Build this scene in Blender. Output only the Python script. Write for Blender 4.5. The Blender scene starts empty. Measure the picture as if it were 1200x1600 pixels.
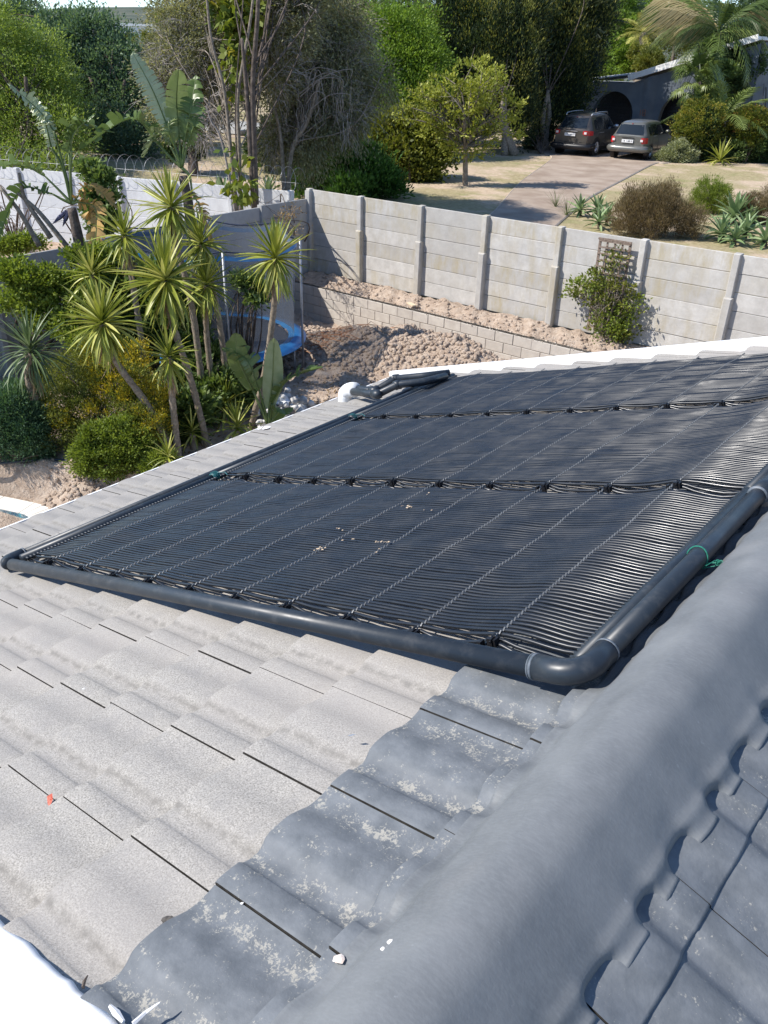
import bpy, math, random
import numpy as np
from mathutils import Vector, Matrix, Quaternion
rng = np.random.default_rng(7); random.seed(7)
sc = bpy.context.scene; COL = sc.collection
# ------------------------------------------------------------------ camera
F = 1300.0                     # focal length in pixels of a 1200 x 1600 frame
d2 = np.array([1224., -685., F]); d2 /= np.linalg.norm(d2)
Yn = -((540-600)*d2[0] + F*d2[2])/d2[1]
dn = np.array([-60., Yn, F]); dn /= np.linalg.norm(dn)
UPc = -dn; XW = np.cross(d2, UPc)
M = np.array([XW, d2, UPc])    # rows: world axes seen in (right, down, forward)
cam = bpy.data.cameras.new('camera'); camo = bpy.data.objects.new('camera', cam); COL.objects.link(camo)
cam.sensor_fit = 'VERTICAL'; cam.sensor_height = 24; cam.lens = 24*F/1600
cam.clip_start = .05; cam.clip_end = 9000
r_, d_, f_ = M[:,0], M[:,1], M[:,2]
camo.matrix_world = Matrix(((r_[0],-d_[0],-f_[0],0),(r_[1],-d_[1],-f_[1],0),(r_[2],-d_[2],-f_[2],0),(0,0,0,1)))
sc.camera = camo
# ------------------------------------------------------------------ light
EL, AZ = math.radians(46), math.radians(48)      # sunlight travels toward +X +Y
S = Vector((-math.cos(EL)*math.cos(AZ), -math.cos(EL)*math.sin(AZ), math.sin(EL)))
w = bpy.data.worlds.new('World'); sc.world = w; w.use_nodes = True
nt = w.node_tree; bg = nt.nodes['Background']
sky = nt.nodes.new('ShaderNodeTexSky'); sky.sky_type = 'NISHITA'; sky.sun_disc = False
sky.sun_elevation = EL; sky.sun_rotation = math.atan2(S.x, S.y); sky.air_density = .75; sky.dust_density = 0; sky.ozone_density = 3.0
nt.links.new(sky.outputs[0], bg.inputs[0]); bg.inputs[1].default_value = .15
sl = bpy.data.lights.new('sun', 'SUN'); sl.energy = 4.6; sl.angle = math.radians(.5); sl.color = (1, .95, .88)
so = bpy.data.objects.new('sun', sl); COL.objects.link(so); so.rotation_euler = S.to_track_quat('Z', 'Y').to_euler()
sc.view_settings.view_transform = 'Standard'; sc.view_settings.look = 'None'
sc.view_settings.exposure = .56; sc.view_settings.gamma = 1; sc.view_settings.use_curve_mapping = False
# ------------------------------------------------------------------ where things stand
def ray(x, y): return M @ np.array([x-600., y-800., F])
def G(x, y, z): r = ray(x, y); return r*(z/r[2])
def W(x, y, d): return ray(x, y)/F*d
FH = np.array([M[0,2], M[1,2], 0]); FH /= np.linalg.norm(FH)
def V(x, y, b): r = ray(x, y); return r*((np.dot(b, FH))/np.dot(r, FH))   # upright plane through b
def WY(x, y, Y): r = ray(x, y); return r*Y/r[1]
def WX(x, y, X): r = ray(x, y); return r*X/r[0]
TH = math.radians(17.5); c_, s_ = math.cos(TH), math.sin(TH)
E1 = np.array([-c_, 0, -s_]); E2 = np.array([0, 1., 0]); N1 = np.array([-s_, 0, c_]); N2 = np.array([s_, 0, c_]); E3 = np.array([c_, 0, -s_])
def RP(u, v, h): return E1*u + E2*v + N1*(h-1)
def RX(x, y, h):
    r = ray(x, y); P = r*((h-1)/(N1@r)); return np.array([P@E1, P@E2])
UA = .70; APEX = UA*E1 - N1
# ------------------------------------------------------------------ object helpers
BASE = {}
def props(o, label=None, cat=None, group=None, kind=None):
    if label: o['label'] = label
    if cat: o['category'] = cat
    if group: o['group'] = group
    if kind: o['kind'] = kind
    return o
def thing(name, label, cat, loc, group=None):
    o = bpy.data.objects.new(name, None); o.empty_display_size = .1; COL.objects.link(o); o.location = Vector(loc)
    BASE[o] = np.array(loc, float); return props(o, label, cat, group)
def mk(name, v, f, mat=None, parent=None, smooth=False, attr=None):
    me = bpy.data.meshes.new(name); v = np.asarray(v, np.float32).reshape(-1, 3)
    b = BASE[parent] if parent else np.zeros(3)
    if isinstance(f, np.ndarray):
        k = f.shape[1]; v = v - b.astype(np.float32)
        me.vertices.add(len(v)); me.vertices.foreach_set('co', v.ravel())
        me.loops.add(f.size); me.loops.foreach_set('vertex_index', f.ravel().astype(np.int32))
        me.polygons.add(len(f)); me.polygons.foreach_set('loop_start', np.arange(0, f.size, k, dtype=np.int32))
        try: me.polygons.foreach_set('loop_total', np.full(len(f), k, np.int32))
        except Exception: pass
        me.update(calc_edges=True)
    else: me.from_pydata([tuple(p) for p in (v-b)], [], f)
    if smooth: me.polygons.foreach_set('use_smooth', [True]*len(me.polygons))
    if attr is not None:
        a = me.attributes.new('rnd', 'FLOAT', 'POINT'); a.data.foreach_set('value', np.asarray(attr, np.float32))
    if mat: me.materials.append(mat)
    o = bpy.data.objects.new(name, me); COL.objects.link(o)
    if parent: o.parent = parent; BASE[o] = b
    else: BASE[o] = np.zeros(3)
    return o
def put(name, me, parent, mw, mat=None):           # a further copy of a shared mesh, matrix in world terms
    o = bpy.data.objects.new(name, me); COL.objects.link(o)
    if parent: o.parent = parent; mw = Matrix.Translation(Vector(-BASE[parent])) @ mw; BASE[o] = BASE[parent]
    o.matrix_basis = mw; return o
class MB:
    def __init__(s): s.v = []; s.f = []
    def add(s, v, f):
        k = len(s.v); s.v += [tuple(p) for p in v]; s.f += [tuple(i+k for i in q) for q in f]; return s
    def box(s, c, h, ax=None):
        ax = np.eye(3) if ax is None else np.asarray(ax); c = np.asarray(c, float)
        v = [c + ax[0]*h[0]*i + ax[1]*h[1]*j + ax[2]*h[2]*k for i in (-1, 1) for j in (-1, 1) for k in (-1, 1)]
        return s.add(v, [(0,1,3,2),(4,6,7,5),(0,4,5,1),(2,3,7,6),(0,2,6,4),(1,5,7,3)])
    def tube(s, P, r, n=6, cap=True):
        v, f = tube(P, r, n, cap); return s.add(v, f)
    def build(s, name, mat, parent=None, smooth=False): return mk(name, s.v, s.f, mat, parent, smooth)
def tube(P, r, n=6, cap=True):
    P = np.asarray(P, float); m = len(P); r = np.broadcast_to(r, (m,))
    T = np.gradient(P, axis=0); T /= np.linalg.norm(T, axis=1)[:, None]+1e-9
    a = np.array([0, 0, 1.]) if abs(T[0][2]) < .9 else np.array([1., 0, 0])
    v = []
    for i in range(m):
        a = a - T[i]*(a@T[i]); a /= np.linalg.norm(a)+1e-9; b = np.cross(T[i], a)
        for k in range(n):
            t = 2*math.pi*k/n; v.append(P[i]+r[i]*(math.cos(t)*a+math.sin(t)*b))
    f = [(i*n+k, i*n+(k+1) % n, (i+1)*n+(k+1) % n, (i+1)*n+k) for i in range(m-1) for k in range(n)]
    if cap: f += [tuple(range(n-1, -1, -1)), tuple((m-1)*n+k for k in range(n))]
    return v, f
def curve(P, n=12):                                # Catmull-Rom through P
    P = np.asarray(P, float); Q = np.vstack([2*P[0]-P[1], P, 2*P[-1]-P[-2]]); out = []
    for i in range(1, len(Q)-2):
        for t in np.linspace(0, 1, n, endpoint=False):
            out.append(.5*((2*Q[i])+(-Q[i-1]+Q[i+1])*t+(2*Q[i-1]-5*Q[i]+4*Q[i+1]-Q[i+2])*t*t+(-Q[i-1]+3*Q[i]-3*Q[i+1]+Q[i+2])*t**3))
    out.append(Q[-2]); return np.array(out)
def nz(p, sc_=1.0, seed=0):
    from mathutils import noise
    return noise.noise(Vector((p[0]*sc_+seed*7.3, p[1]*sc_-seed*3.1, (p[2] if len(p) > 2 else 0)*sc_+seed)))
# ------------------------------------------------------------------ materials
def nodes(name, rough=.8, spec=.3, metal=0):
    m = bpy.data.materials.new(name); m.use_nodes = True; t = m.node_tree; b = t.nodes['Principled BSDF']
    b.inputs['Roughness'].default_value = rough; b.inputs['Specular IOR Level'].default_value = spec; b.inputs['Metallic'].default_value = metal
    return m, t, b
def L(t, a, b): t.links.new(a, b)
def pos(t): return t.nodes.new('ShaderNodeNewGeometry').outputs['Position']
def ocoord(t): return t.nodes.new('ShaderNodeTexCoord').outputs['Object']
def noise_n(t, vec, scale, detail=4, rough=.55):
    n = t.nodes.new('ShaderNodeTexNoise'); n.inputs['Scale'].default_value = scale; n.inputs['Detail'].default_value = detail; n.inputs['Roughness'].default_value = rough
    if vec is not None: L(t, vec, n.inputs['Vector'])
    return n.outputs['Fac']
def ramp(t, fac, stops):
    r = t.nodes.new('ShaderNodeValToRGB'); e = r.color_ramp.elements
    while len(e) < len(stops): e.new(.5)
    for k, (p, c) in enumerate(stops): e[k].position = p; e[k].color = (*c, 1) if len(c) == 3 else c
    L(t, fac, r.inputs[0]); return r.outputs[0]
def mixc(t, fac, a, b, mode='MIX'):
    m = t.nodes.new('ShaderNodeMix'); m.data_type = 'RGBA'; m.blend_type = mode
    for s, x in ((0, fac), (6, a), (7, b)):
        if isinstance(x, (int, float)): m.inputs[s].default_value = x
        elif isinstance(x, tuple): m.inputs[s].default_value = (*x, 1)
        else: L(t, x, m.inputs[s])
    return m.outputs[2]
def math_n(t, op, a, b=0., c=None):
    m = t.nodes.new('ShaderNodeMath'); m.operation = op
    for s, x in ((0, a), (1, b), (2, c)):
        if x is None: continue
        if isinstance(x, (int, float)): m.inputs[s].default_value = x
        else: L(t, x, m.inputs[s])
    return m.outputs[0]
def bump(t, b, h, dist=.01, strength=.5):
    n = t.nodes.new('ShaderNodeBump'); n.inputs['Distance'].default_value = dist; n.inputs['Strength'].default_value = strength
    L(t, h, n.inputs['Height']); L(t, n.outputs[0], b.inputs['Normal'])
def plain(name, ca, cb=None, scale=8, rough=.8, spec=.3, metal=0, bd=0, detail=5, bscale=None):
    m, t, b = nodes(name, rough, spec, metal); cb = cb or ca
    v = pos(t); n = noise_n(t, v, scale, detail)
    L(t, ramp(t, n, [(.35, ca), (.65, cb)]), b.inputs['Base Color'])
    if bd: bump(t, b, noise_n(t, v, bscale or scale*3, 6), bd, .6)
    return m
def leafmat(name, ca, cb, cc=None, scale=1.2, trans=.4, rough=.55, spec=.3):
    m, t, b = nodes(name, rough, spec); at = t.nodes.new('ShaderNodeAttribute'); at.attribute_name = 'rnd'
    n = noise_n(t, pos(t), scale, 3)
    f = math_n(t, 'ADD', math_n(t, 'MULTIPLY', at.outputs['Fac'], .55), math_n(t, 'MULTIPLY', n, .5))
    st = [(.25, ca), (.62, cb)] + ([(.85, cc)] if cc else [])
    c = ramp(t, f, st); L(t, c, b.inputs['Base Color'])
    tr = t.nodes.new('ShaderNodeBsdfTranslucent'); L(t, mixc(t, 1., c, (1.0, 1.0, .45), 'MULTIPLY'), tr.inputs[0])
    mx = t.nodes.new('ShaderNodeMixShader'); mx.inputs[0].default_value = trans
    L(t, b.outputs[0], mx.inputs[1]); L(t, tr.outputs[0], mx.inputs[2]); L(t, mx.outputs[0], t.nodes['Material Output'].inputs[0]); return m
# granular concrete roof tile
def tile_mat(name, painted, res=0.):
    m, t, b = nodes(name, .9 if not painted else .62, .2 if not painted else .35)
    p = pos(t); oc = ocoord(t); sx = t.nodes.new('ShaderNodeSeparateXYZ'); L(t, oc, sx.inputs[0]); y = sx.outputs[1]
    oi = t.nodes.new('ShaderNodeObjectInfo').outputs['Random']
    fine = noise_n(t, p, 260, 4, .8); mid = noise_n(t, p, 18, 5, .6); big = noise_n(t, p, 1.6, 3)
    # worn strip along the foot of the big roll
    d = math_n(t, 'ABSOLUTE', math_n(t, 'SUBTRACT', y, .113)); strip = math_n(t, 'SUBTRACT', 1., math_n(t, 'MULTIPLY', d, 55.)); strip = math_n(t, 'MAXIMUM', strip, 0.)
    strip = math_n(t, 'MULTIPLY', strip, math_n(t, 'MULTIPLY_ADD', noise_n(t, p, 45, 4), 2.2, -.55))
    if not painted:
        c = ramp(t, fine, [(.33, (.15,.143,.132)), (.5, (.345,.325,.292)), (.68, (.56,.53,.485))])
        c = mixc(t, math_n(t, 'MULTIPLY_ADD', oi, .22, .0), c, (.30, .285, .275))
        c = mixc(t, ramp(t, mid, [(.42, (0, 0, 0)), (.7, (.42, .42, .42))]), c, (.27, .26, .25))
        c = mixc(t, ramp(t, big, [(.42, (0, 0, 0)), (.66, (.5, .5, .5))]), c, (.37, .34, .31))
        # greyer toward the gutter: dim light at a grazing view painted into the colour
        sp = t.nodes.new('ShaderNodeSeparateXYZ'); L(t, p, sp.inputs[0])
        gx = math_n(t, 'MULTIPLY_ADD', sp.outputs[0], -.30, -.62); gx.node.use_clamp = True
        c = mixc(t, math_n(t, 'MULTIPLY', gx, .75), c, mixc(t, fine, (.17, .165, .16), (.30, .295, .285)))
        c = mixc(t, math_n(t, 'MINIMUM', math_n(t, 'MAXIMUM', strip, 0.), .75), c, (.17, .16, .145))
        bump(t, b, fine, .0022, .55)
    else:
        c = ramp(t, mid, [(.35, (.115, .126, .137)), (.65, (.170, .182, .194))])
        patch = noise_n(t, p, 21, 7, .85); pan = math_n(t, 'MAXIMUM', math_n(t, 'SUBTRACT', 1., math_n(t, 'MULTIPLY', math_n(t, 'ABSOLUTE', math_n(t, 'SUBTRACT', y, .088)), 32.)), math_n(t, 'SUBTRACT', 1., math_n(t, 'MULTIPLY', math_n(t, 'ABSOLUTE', math_n(t, 'SUBTRACT', y, .258)), 26.))); pan = math_n(t, 'MAXIMUM', pan, -.25)
        sel = math_n(t, 'MULTIPLY_ADD', pan, .075-res, math_n(t, 'ADD', math_n(t, 'MULTIPLY', patch, 1.), math_n(t, 'MULTIPLY_ADD', noise_n(t, p, 190, 3, .7), .50, -.25)))
        msk = ramp(t, sel, [(.587+res, (0, 0, 0)), (.65+res, (.85, .85, .85))])
        sp = t.nodes.new('ShaderNodeSeparateXYZ'); L(t, p, sp.inputs[0])
        c = mixc(t, msk, c, (.38, .36, .31))
        c = mixc(t, math_n(t, 'MULTIPLY', math_n(t, 'MINIMUM', strip, .6), .8), c, (.10, .11, .125))
        bump(t, b, noise_n(t, p, 90, 4), .003, .35)
    L(t, c, b.inputs['Base Color']); return m
TILE = tile_mat('granular_tile', False); PTILE = tile_mat('painted_tile', True)
def membrane_mat():
    m, t, b = nodes('membrane_paint', .55, .4); p = pos(t)
    n = noise_n(t, p, 5, 5); mp = t.nodes.new('ShaderNodeMapping'); L(t, p, mp.inputs[0]); mp.inputs['Scale'].default_value = (45, 160, 60)
    mp.inputs['Rotation'].default_value = (0, 0, .5)
    br = noise_n(t, mp.outputs[0], 1.6, 3); sp = noise_n(t, p, 60, 5, .7)
    c = ramp(t, n, [(.35, (.128, .136, .142)), (.65, (.178, .187, .193))]); c = mixc(t, ramp(t, br, [(.4, (0,0,0)), (.8, (.3,.3,.3))]), c, (.24, .255, .262))
    c = mixc(t, ramp(t, sp, [(.66, (0,0,0)), (.75, (.3,.3,.3))]), c, (.38, .40, .42))
    c = mixc(t, ramp(t, noise_n(t, p, 3, 4), [(.58, (0,0,0)), (.75, (.35,.35,.35))]), c, (.27, .26, .255))
    L(t, c, b.inputs['Base Color']); L(t, ramp(t, n, [(.3, (.5,.5,.5)), (.7, (.72,.72,.72))]), b.inputs['Roughness'])
    h = math_n(t, 'ADD', math_n(t, 'MULTIPLY', noise_n(t, p, 40, 5, .65), 1.), math_n(t, 'ADD', math_n(t, 'MULTIPLY', br, .10), math_n(t, 'MULTIPLY', noise_n(t, p, 260, 3), .25))); bump(t, b, h, .003, .28); return m
MEMB = membrane_mat()
def concrete(name, a, b_, stain=(.36,.33,.22), amt=.5, spread=.3):
    m, t, b = nodes(name, .9, .2); p = pos(t); oi = t.nodes.new('ShaderNodeObjectInfo').outputs['Random']
    mp = t.nodes.new('ShaderNodeMapping'); L(t, p, mp.inputs[0]); mp.inputs['Scale'].default_value = (3, 3, .8)
    n = noise_n(t, p, 6, 6, .65); c = ramp(t, n, [(.3, a), (.7, b_)])
    c = mixc(t, math_n(t, 'MULTIPLY', oi, spread), c, tuple(x*.72 for x in a))
    o2 = math_n(t, 'FRACT', math_n(t, 'MULTIPLY', oi, 17.3))
    st = math_n(t, 'MULTIPLY', ramp(t, noise_n(t, mp.outputs[0], 1.1, 6, .7), [(.43, (0,0,0)), (.66, (1,1,1))]), math_n(t, 'MULTIPLY', o2, amt))
    c = mixc(t, st, c, stain); c = mixc(t, ramp(t, noise_n(t, p, 40, 4, .7), [(.62, (0,0,0)), (.75, (.35,.35,.35))]), c, tuple(x*.55 for x in a))
    L(t, c, b.inputs['Base Color']); bump(t, b, noise_n(t, p, 30, 6), .006, .5); return m
CONC = concrete('precast_concrete', (.42,.40,.37), (.57,.55,.515), (.36,.30,.18), .95, .5)
CONCD = concrete('weathered_concrete', (.36,.355,.345), (.47,.46,.44), (.2,.19,.16), .5)
BLOCK = concrete('cement_block', (.45,.405,.36), (.58,.535,.47), (.36,.31,.25), .4)
WCONC = concrete('white_painted_concrete', (.56,.57,.58), (.68,.69,.69), (.45,.45,.44), .4)
WHITE = plain('white_paint', (.74,.74,.74), (.83,.83,.82), 6, .5, .4, bd=.003)
def black_mat(name, c, rough, dust=.3):
    m, t, b = nodes(name, rough, .5); p = pos(t); n = noise_n(t, p, 22, 6, .7)
    L(t, mixc(t, ramp(t, n, [(.5, (0,0,0)), (.8, (dust,)*3)]), c, (.30,.29,.27)), b.inputs['Base Color'])
    L(t, ramp(t, noise_n(t, p, 9, 4), [(.3, (rough-.06,)*3), (.75, (rough+.16,)*3)]), b.inputs['Roughness']); return m
TUBEM = black_mat('black_rubber_tube', (.013,.016,.021), .27, .05)
PIPEM = black_mat('black_pipe_plastic', (.020,.028,.038), .40, .14)
CLIPM = plain('grey_spacer', (.12,.125,.13), (.19,.2,.205), 60, .45, .5)
DARKP = plain('black_clip', (.012,.012,.014), None, 5, .4, .4)
GLUE = plain('glue_ring', (.08,.10,.12), (.17,.19,.22), 60, .5)
SOIL = plain('soil', (.33,.235,.17), (.50,.385,.29), 3.5, .95, .1, bd=.05, bscale=14)
SOILD = plain('dark_soil', (.10,.075,.055), (.22,.165,.12), 4, .95, .1, bd=.04, bscale=14)
LITTER = plain('leaf_litter', (.17,.075,.035), (.34,.16,.08), 20, .9)
BARK = plain('grey_bark', (.16,.13,.10), (.30,.26,.21), 14, .9, .2, bd=.02)
BARKD = plain('dark_bark', (.07,.055,.045), (.15,.12,.10), 10, .9, .2, bd=.02)
BARKY = plain('yucca_bark', (.17,.135,.10), (.30,.25,.19), 25, .9, .2, bd=.012)
TWIG = plain('pale_twig', (.24,.21,.19), (.38,.34,.31), 10, .9)
BLUE = plain('blue_vinyl', (.02,.16,.42), (.04,.26,.58), 5, .4, .5)
STEEL = plain('galvanised_steel', (.25,.26,.28), (.38,.39,.41), 12, .5, .5, .4)
# ------------------------------------------------------------------ ground
def sm(x): x = np.clip(x, 0, 1); return x*x*(3-2*x)
WA = np.array([-14.3, 14.3]); WB = np.array([-22.6, 11.55]); WD = (WB-WA)/np.linalg.norm(WB-WA); WN = np.array([WD[1], -WD[0]])
if WN[1] < 0: WN = -WN
def zter(x, y):
    d1_ = y-14.3; dd = (x-WA[0])*WN[0]+(y-WA[1])*WN[1]
    d = np.where(x > -14.3, d1_, dd)
    R = np.hypot(x, y)
    z = -3.85 + .010*np.clip(R-44, 0, 60) + .045*np.clip(R-110, 0, 500) + .05*np.sin(x*.35)*np.cos(y*.3)
    z = z + .35*sm((dd-1)/4)*sm((-x-22)/6)*sm((34-y)/8)
    return np.where(d > 0, -6.3+(z+6.3)*sm(d/.7), -6.3)
def grid(x0, x1, y0, y1, nx, ny, fn):
    X, Y = np.meshgrid(np.linspace(x0, x1, nx), np.linspace(y0, y1, ny), indexing='ij'); Z = fn(X, Y)
    v = np.stack([X, Y, Z], -1).reshape(-1, 3); i = np.arange((nx-1)*(ny-1)); a = (i//(ny-1))*ny+i % (ny-1)
    return v, np.stack([a, a+ny, a+ny+1, a+1], 1)
def ground_mat():
    m, t, b = nodes('dry_ground', .95, .1); p = pos(t)
    n = noise_n(t, p, .35, 5, .6); f = noise_n(t, p, 9, 5, .7); g = noise_n(t, p, 1.3, 5, .6)
    c = ramp(t, f, [(.3, (.25,.205,.115)), (.52, (.36,.30,.175)), (.75, (.47,.41,.26))])
    c = mixc(t, ramp(t, n, [(.48, (0,0,0)), (.56, (1,1,1))]), c, ramp(t, f, [(.3, (.40,.30,.21)), (.7, (.58,.47,.35))]))
    c = mixc(t, ramp(t, g, [(.52, (0,0,0)), (.68, (.6,.6,.6))]), c, (.22,.235,.09))
    L(t, c, b.inputs['Base Color']); bump(t, b, f, .05, .7); return m
GRD = ground_mat()
v, f = grid(-80, 50, -45, 110, 261, 311, zter); o = mk('ground', v, f, GRD, smooth=True); props(o, kind='structure')
def zfar(x, y):
    R = np.hypot(x, y)
    z = -8.0 + .04*np.clip(R-100, 0, 400)
    a = np.degrees(np.arctan2(y, x))
    return z + 40*np.exp(-((a-146)/14)**2)*sm((R-700)/900) + 38*np.exp(-((a-118)/22)**2)*sm((R-800)/900) + 6*np.sin(x*.004+1)*np.cos(y*.005)*sm((R-300)/500)
HILL = plain('hill_scrub', (.05,.075,.06), (.13,.135,.10), .02, .95, .1)
v, f = grid(-3500, 2500, -1500, 4500, 121, 121, zfar); o = mk('hills', v, f, HILL, smooth=True); props(o, kind='structure')
# own yard
B0 = G(0, 728, -5.0); B1 = G(100, 731, -5.0); B2 = G(210, 742, -5.0)
bd = (B2-B0)[:2]; bd /= np.linalg.norm(bd); bn = np.array([bd[1], -bd[0]])           # toward the pool
def zyard(x, y):
    s = (x-B0[0])*bn[0]+(y-B0[1])*bn[1]
    z = -4.95 - .13*sm((y-8)/2.5)*sm((y+20)/10) - .20*sm((y-11.8)/1.2)
    hp = (-9.0, 11.9)
    z = z + .56*np.exp(-(((x-hp[0])/2.1)**2+((y-hp[1])/1.0)**2)) + .25*np.exp(-(((x+7.5)/1.6)**2+((y-11.9)/.9)**2)) + .18*np.exp(-(((x+9.3)/1.)**2+((y-10.5)/.9)**2))
    dirt = .33*np.exp(-(((x+9.35)/.45)**2+((y-5.15)/.38)**2))
    n = .05*np.sin(x*5.1+1.3*np.sin(y*3))*np.sin(y*4.3+np.sin(x*2.7))+.03*np.sin(x*13+y*7)*np.sin(y*11-x*5)
    pit = sm((s+.10)/.20)
    return (z+n)*(1-pit) + (-5.46+dirt+n*.4*sm(1-(s-.2)/1.2))*pit
def yard_mat():
    m, t, b = nodes('garden_soil', .95, .1); p = pos(t)
    f = noise_n(t, p, 8, 6, .75); n = noise_n(t, p, .8, 4)
    c = ramp(t, f, [(.3, (.34,.25,.185)), (.5, (.50,.395,.31)), (.72, (.64,.54,.44))])
    c = mixc(t, ramp(t, n, [(.45, (0,0,0)), (.7, (.3,.3,.3))]), c, (.36,.27,.2)); L(t, c, b.inputs['Base Color'])
    bump(t, b, math_n(t, 'ADD', f, noise_n(t, p, 30, 4, .7)), .05, .9); return m
YARD = yard_mat()
v, f = grid(-13.9, 7, -6, 13.6, 300, 280, zyard); o = mk('garden_ground', v, f, YARD, smooth=True); props(o, kind='structure')
def zbed(x, y): return -4.60 + .12*sm((y-13.6)/.45) + .035*np.sin(x*6+y*3)*np.sin(x*2.3) + .03*np.sin(x*17)*np.sin(y*13+x)
v, f = grid(-13.9, 3, 13.455, 14.2, 260, 18, zbed); o = mk('planting_bed', v, f, YARD, smooth=True); props(o, kind='structure')
v, f = grid(-26, -13.9, 0, 14.6, 80, 90, lambda x, y: -4.62+.05*np.sin(x*2)*np.sin(y*1.7)+0*x)
f = f[[((v[q, 0].mean()-WA[0])*WN[0]+(v[q, 1].mean()-WA[1])*WN[1]) < .12 for q in f]]
o = mk('strip_ground', v, f, SOIL, smooth=True); props(o, kind='structure')
# clods on the loose soil
def clods(name, pts, smin, smax, mat, parent=None, seed=1):
    r = np.random.default_rng(seed); ico = np.array([[0,0,1],[.9,0,.4],[.28,.85,.4],[-.72,.53,.4],[-.72,-.53,.4],[.28,-.85,.4],[.72,.53,-.4],[-.28,.85,-.4],[-.9,0,-.4],[-.28,-.85,-.4],[.72,-.53,-.4],[0,0,-1]])
    tri = np.array([[0,1,2],[0,2,3],[0,3,4],[0,4,5],[0,5,1],[1,6,2],[2,7,3],[3,8,4],[4,9,5],[5,10,1],[2,6,7],[3,7,8],[4,8,9],[5,9,10],[1,10,6],[11,7,6],[11,8,7],[11,9,8],[11,10,9],[11,6,10]])
    n = len(pts); s = smin+(smax-smin)*r.random(n)**3
    V_ = pts[:, None, :] + ico[None]*s[:, None, None]*(.65+.7*r.random((n, 12, 3)))
    F_ = (tri[None]+12*np.arange(n)[:, None, None]).reshape(-1, 3)
    return mk(name, V_.reshape(-1, 3), F_, mat, parent)
n = 9000; X = rng.normal(-9.4, 1.8, n); Y = rng.normal(11.6, .8, n); k = (Y < 13.0) & (X > -13.2); X, Y = X[k], Y[k]
o = clods('soil_clods', np.stack([X, Y, zyard(X, Y)+.005], 1), .005, .062, YARD, seed=2); props(o, kind='stuff', label='loose clods of pinkish soil scattered over the heap below the block wall', cat='soil')
n = 900; X = rng.uniform(-13.3, -3, n); Y = rng.uniform(13.55, 14.1, n)
o = clods('bed_clods', np.stack([X, Y, zbed(X, Y)], 1), .01, .055, YARD, seed=3); props(o, kind='stuff', label='small clods of soil in the raised bed along the precast wall', cat='soil')
n = 500; X = rng.normal(-9.35, .42, n); Y = rng.normal(5.2, .33, n)
o = clods('bank_clods', np.stack([X, Y, zyard(X, Y)+.005], 1), .008, .05, YARD, seed=4); props(o, kind='stuff', label='crumbled soil fallen at the foot of the cut bank by the pool', cat='soil')
# driveway: one sheet on the lawn with rounded meeting to the garage
dl = [G(700,380,-3.83), G(770,335,-3.83), G(815,283,-3.83), G(862,247,-3.8), np.array([-21.4,37.6,-3.8]), np.array([-22.8,43.6,-3.8])]
dr = [G(815,400,-3.83), G(872,351,-3.83), G(935,300,-3.83), G(1018,256,-3.8), np.array([-15.2,37.5,-3.8]), np.array([-15.6,43.6,-3.8])]
dl, dr = curve([p[:2] for p in dl], 8), curve([p[:2] for p in dr], 8)
vv = []; K = 10
for a, b in zip(dl, dr):
    for k in range(K+1):
        q = a+(b-a)*k/K; vv.append((q[0], q[1], float(zter(q[0], q[1]))+.035))
ff = [(i*(K+1)+k, i*(K+1)+k+1, (i+1)*(K+1)+k+1, (i+1)*(K+1)+k) for i in range(len(dl)-1) for k in range(K)]
DRV = plain('driveway_paving', (.28,.215,.165), (.40,.325,.26), 1.1, .9, .2, bd=.012, bscale=10)
o = mk('driveway', vv, ff, DRV); props(o, kind='structure')

for side, cc in ((dl, 1), (dr, -1)):
    mb = MB(); mb.tube([(p[0], p[1], float(zter(p[0], p[1]))+.005) for p in side], .04, 5)
    o = mb.build('driveway_edging', plain('edging', (.38,.31,.25), (.50,.42,.34), 3)); props(o, kind='structure')
# ------------------------------------------------------------------ the house and its roof
house = thing('house', 'low house whose grey tiled roof with a dark painted ridge fills the foreground', 'house', (-1.5, 2.5, -5.0))
def prof(b):                                         # double-roman tile section, b along the ridge
    xs = [0, .003, .010, .056, .066, .080, .100, .110, .128, .150, .190, .212, .240, .270, .300]
    hs = [.004, .0068, .0080, .0080, .0030, .0005, .000, .0025, .0100, .0122, .0118, .008, .003, .003, .0062]
    return np.interp(b, xs, hs)
TILT = .037/.29; GA = .288
GRIME = plain('joint_grime', (.02,.018,.016), (.05,.046,.04), 60, .95)
def tile_mesh(name, mat, TILT=TILT, mult=1.15):
    bs = np.array([.0030, .0042, .008, .013, .035, .058, .0625, .066, .072, .080, .100, .106, .112, .119, .126, .135, .146, .165, .185, .196, .207, .220, .234, .250, .262, .280, .2985])
    v = []; f = []; A = [-.001, .0, .0025, .008, .10, .20, .315]; n = len(bs)
    for j, a in enumerate(A):
        for b in bs:
            h = prof(b)*mult - a*TILT
            if j == 0: h -= .024
            elif j == 1: h -= .006
            elif j == 2: h -= .0015
            v.append((a, b, h))
    for j in range(len(A)-1):
        for k in range(n-1): f.append((j*n+k, (j+1)*n+k, (j+1)*n+k+1, j*n+k+1))
    for side in (0, n-1):                            # lips down each side
        k0 = len(v)
        for j in range(len(A)): x, y, z = v[j*n+side]; v.append((x, y, z-.02))
        for j in range(len(A)-1):
            q = (j*n+side, k0+j, k0+j+1, (j+1)*n+side); f.append(q if side == 0 else q[::-1])
    me = bpy.data.meshes.new(name); me.from_pydata(v, [], f); me.polygons.foreach_set('use_smooth', [True]*len(me.polygons)); me.materials.append(mat); me.materials.append(GRIME)
    for i_ in range((len(A)-1)*(n-1), len(f)): me.polygons[i_].material_index = 1
    me.set_sharp_from_angle(angle=math.radians(50)); return me
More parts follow.
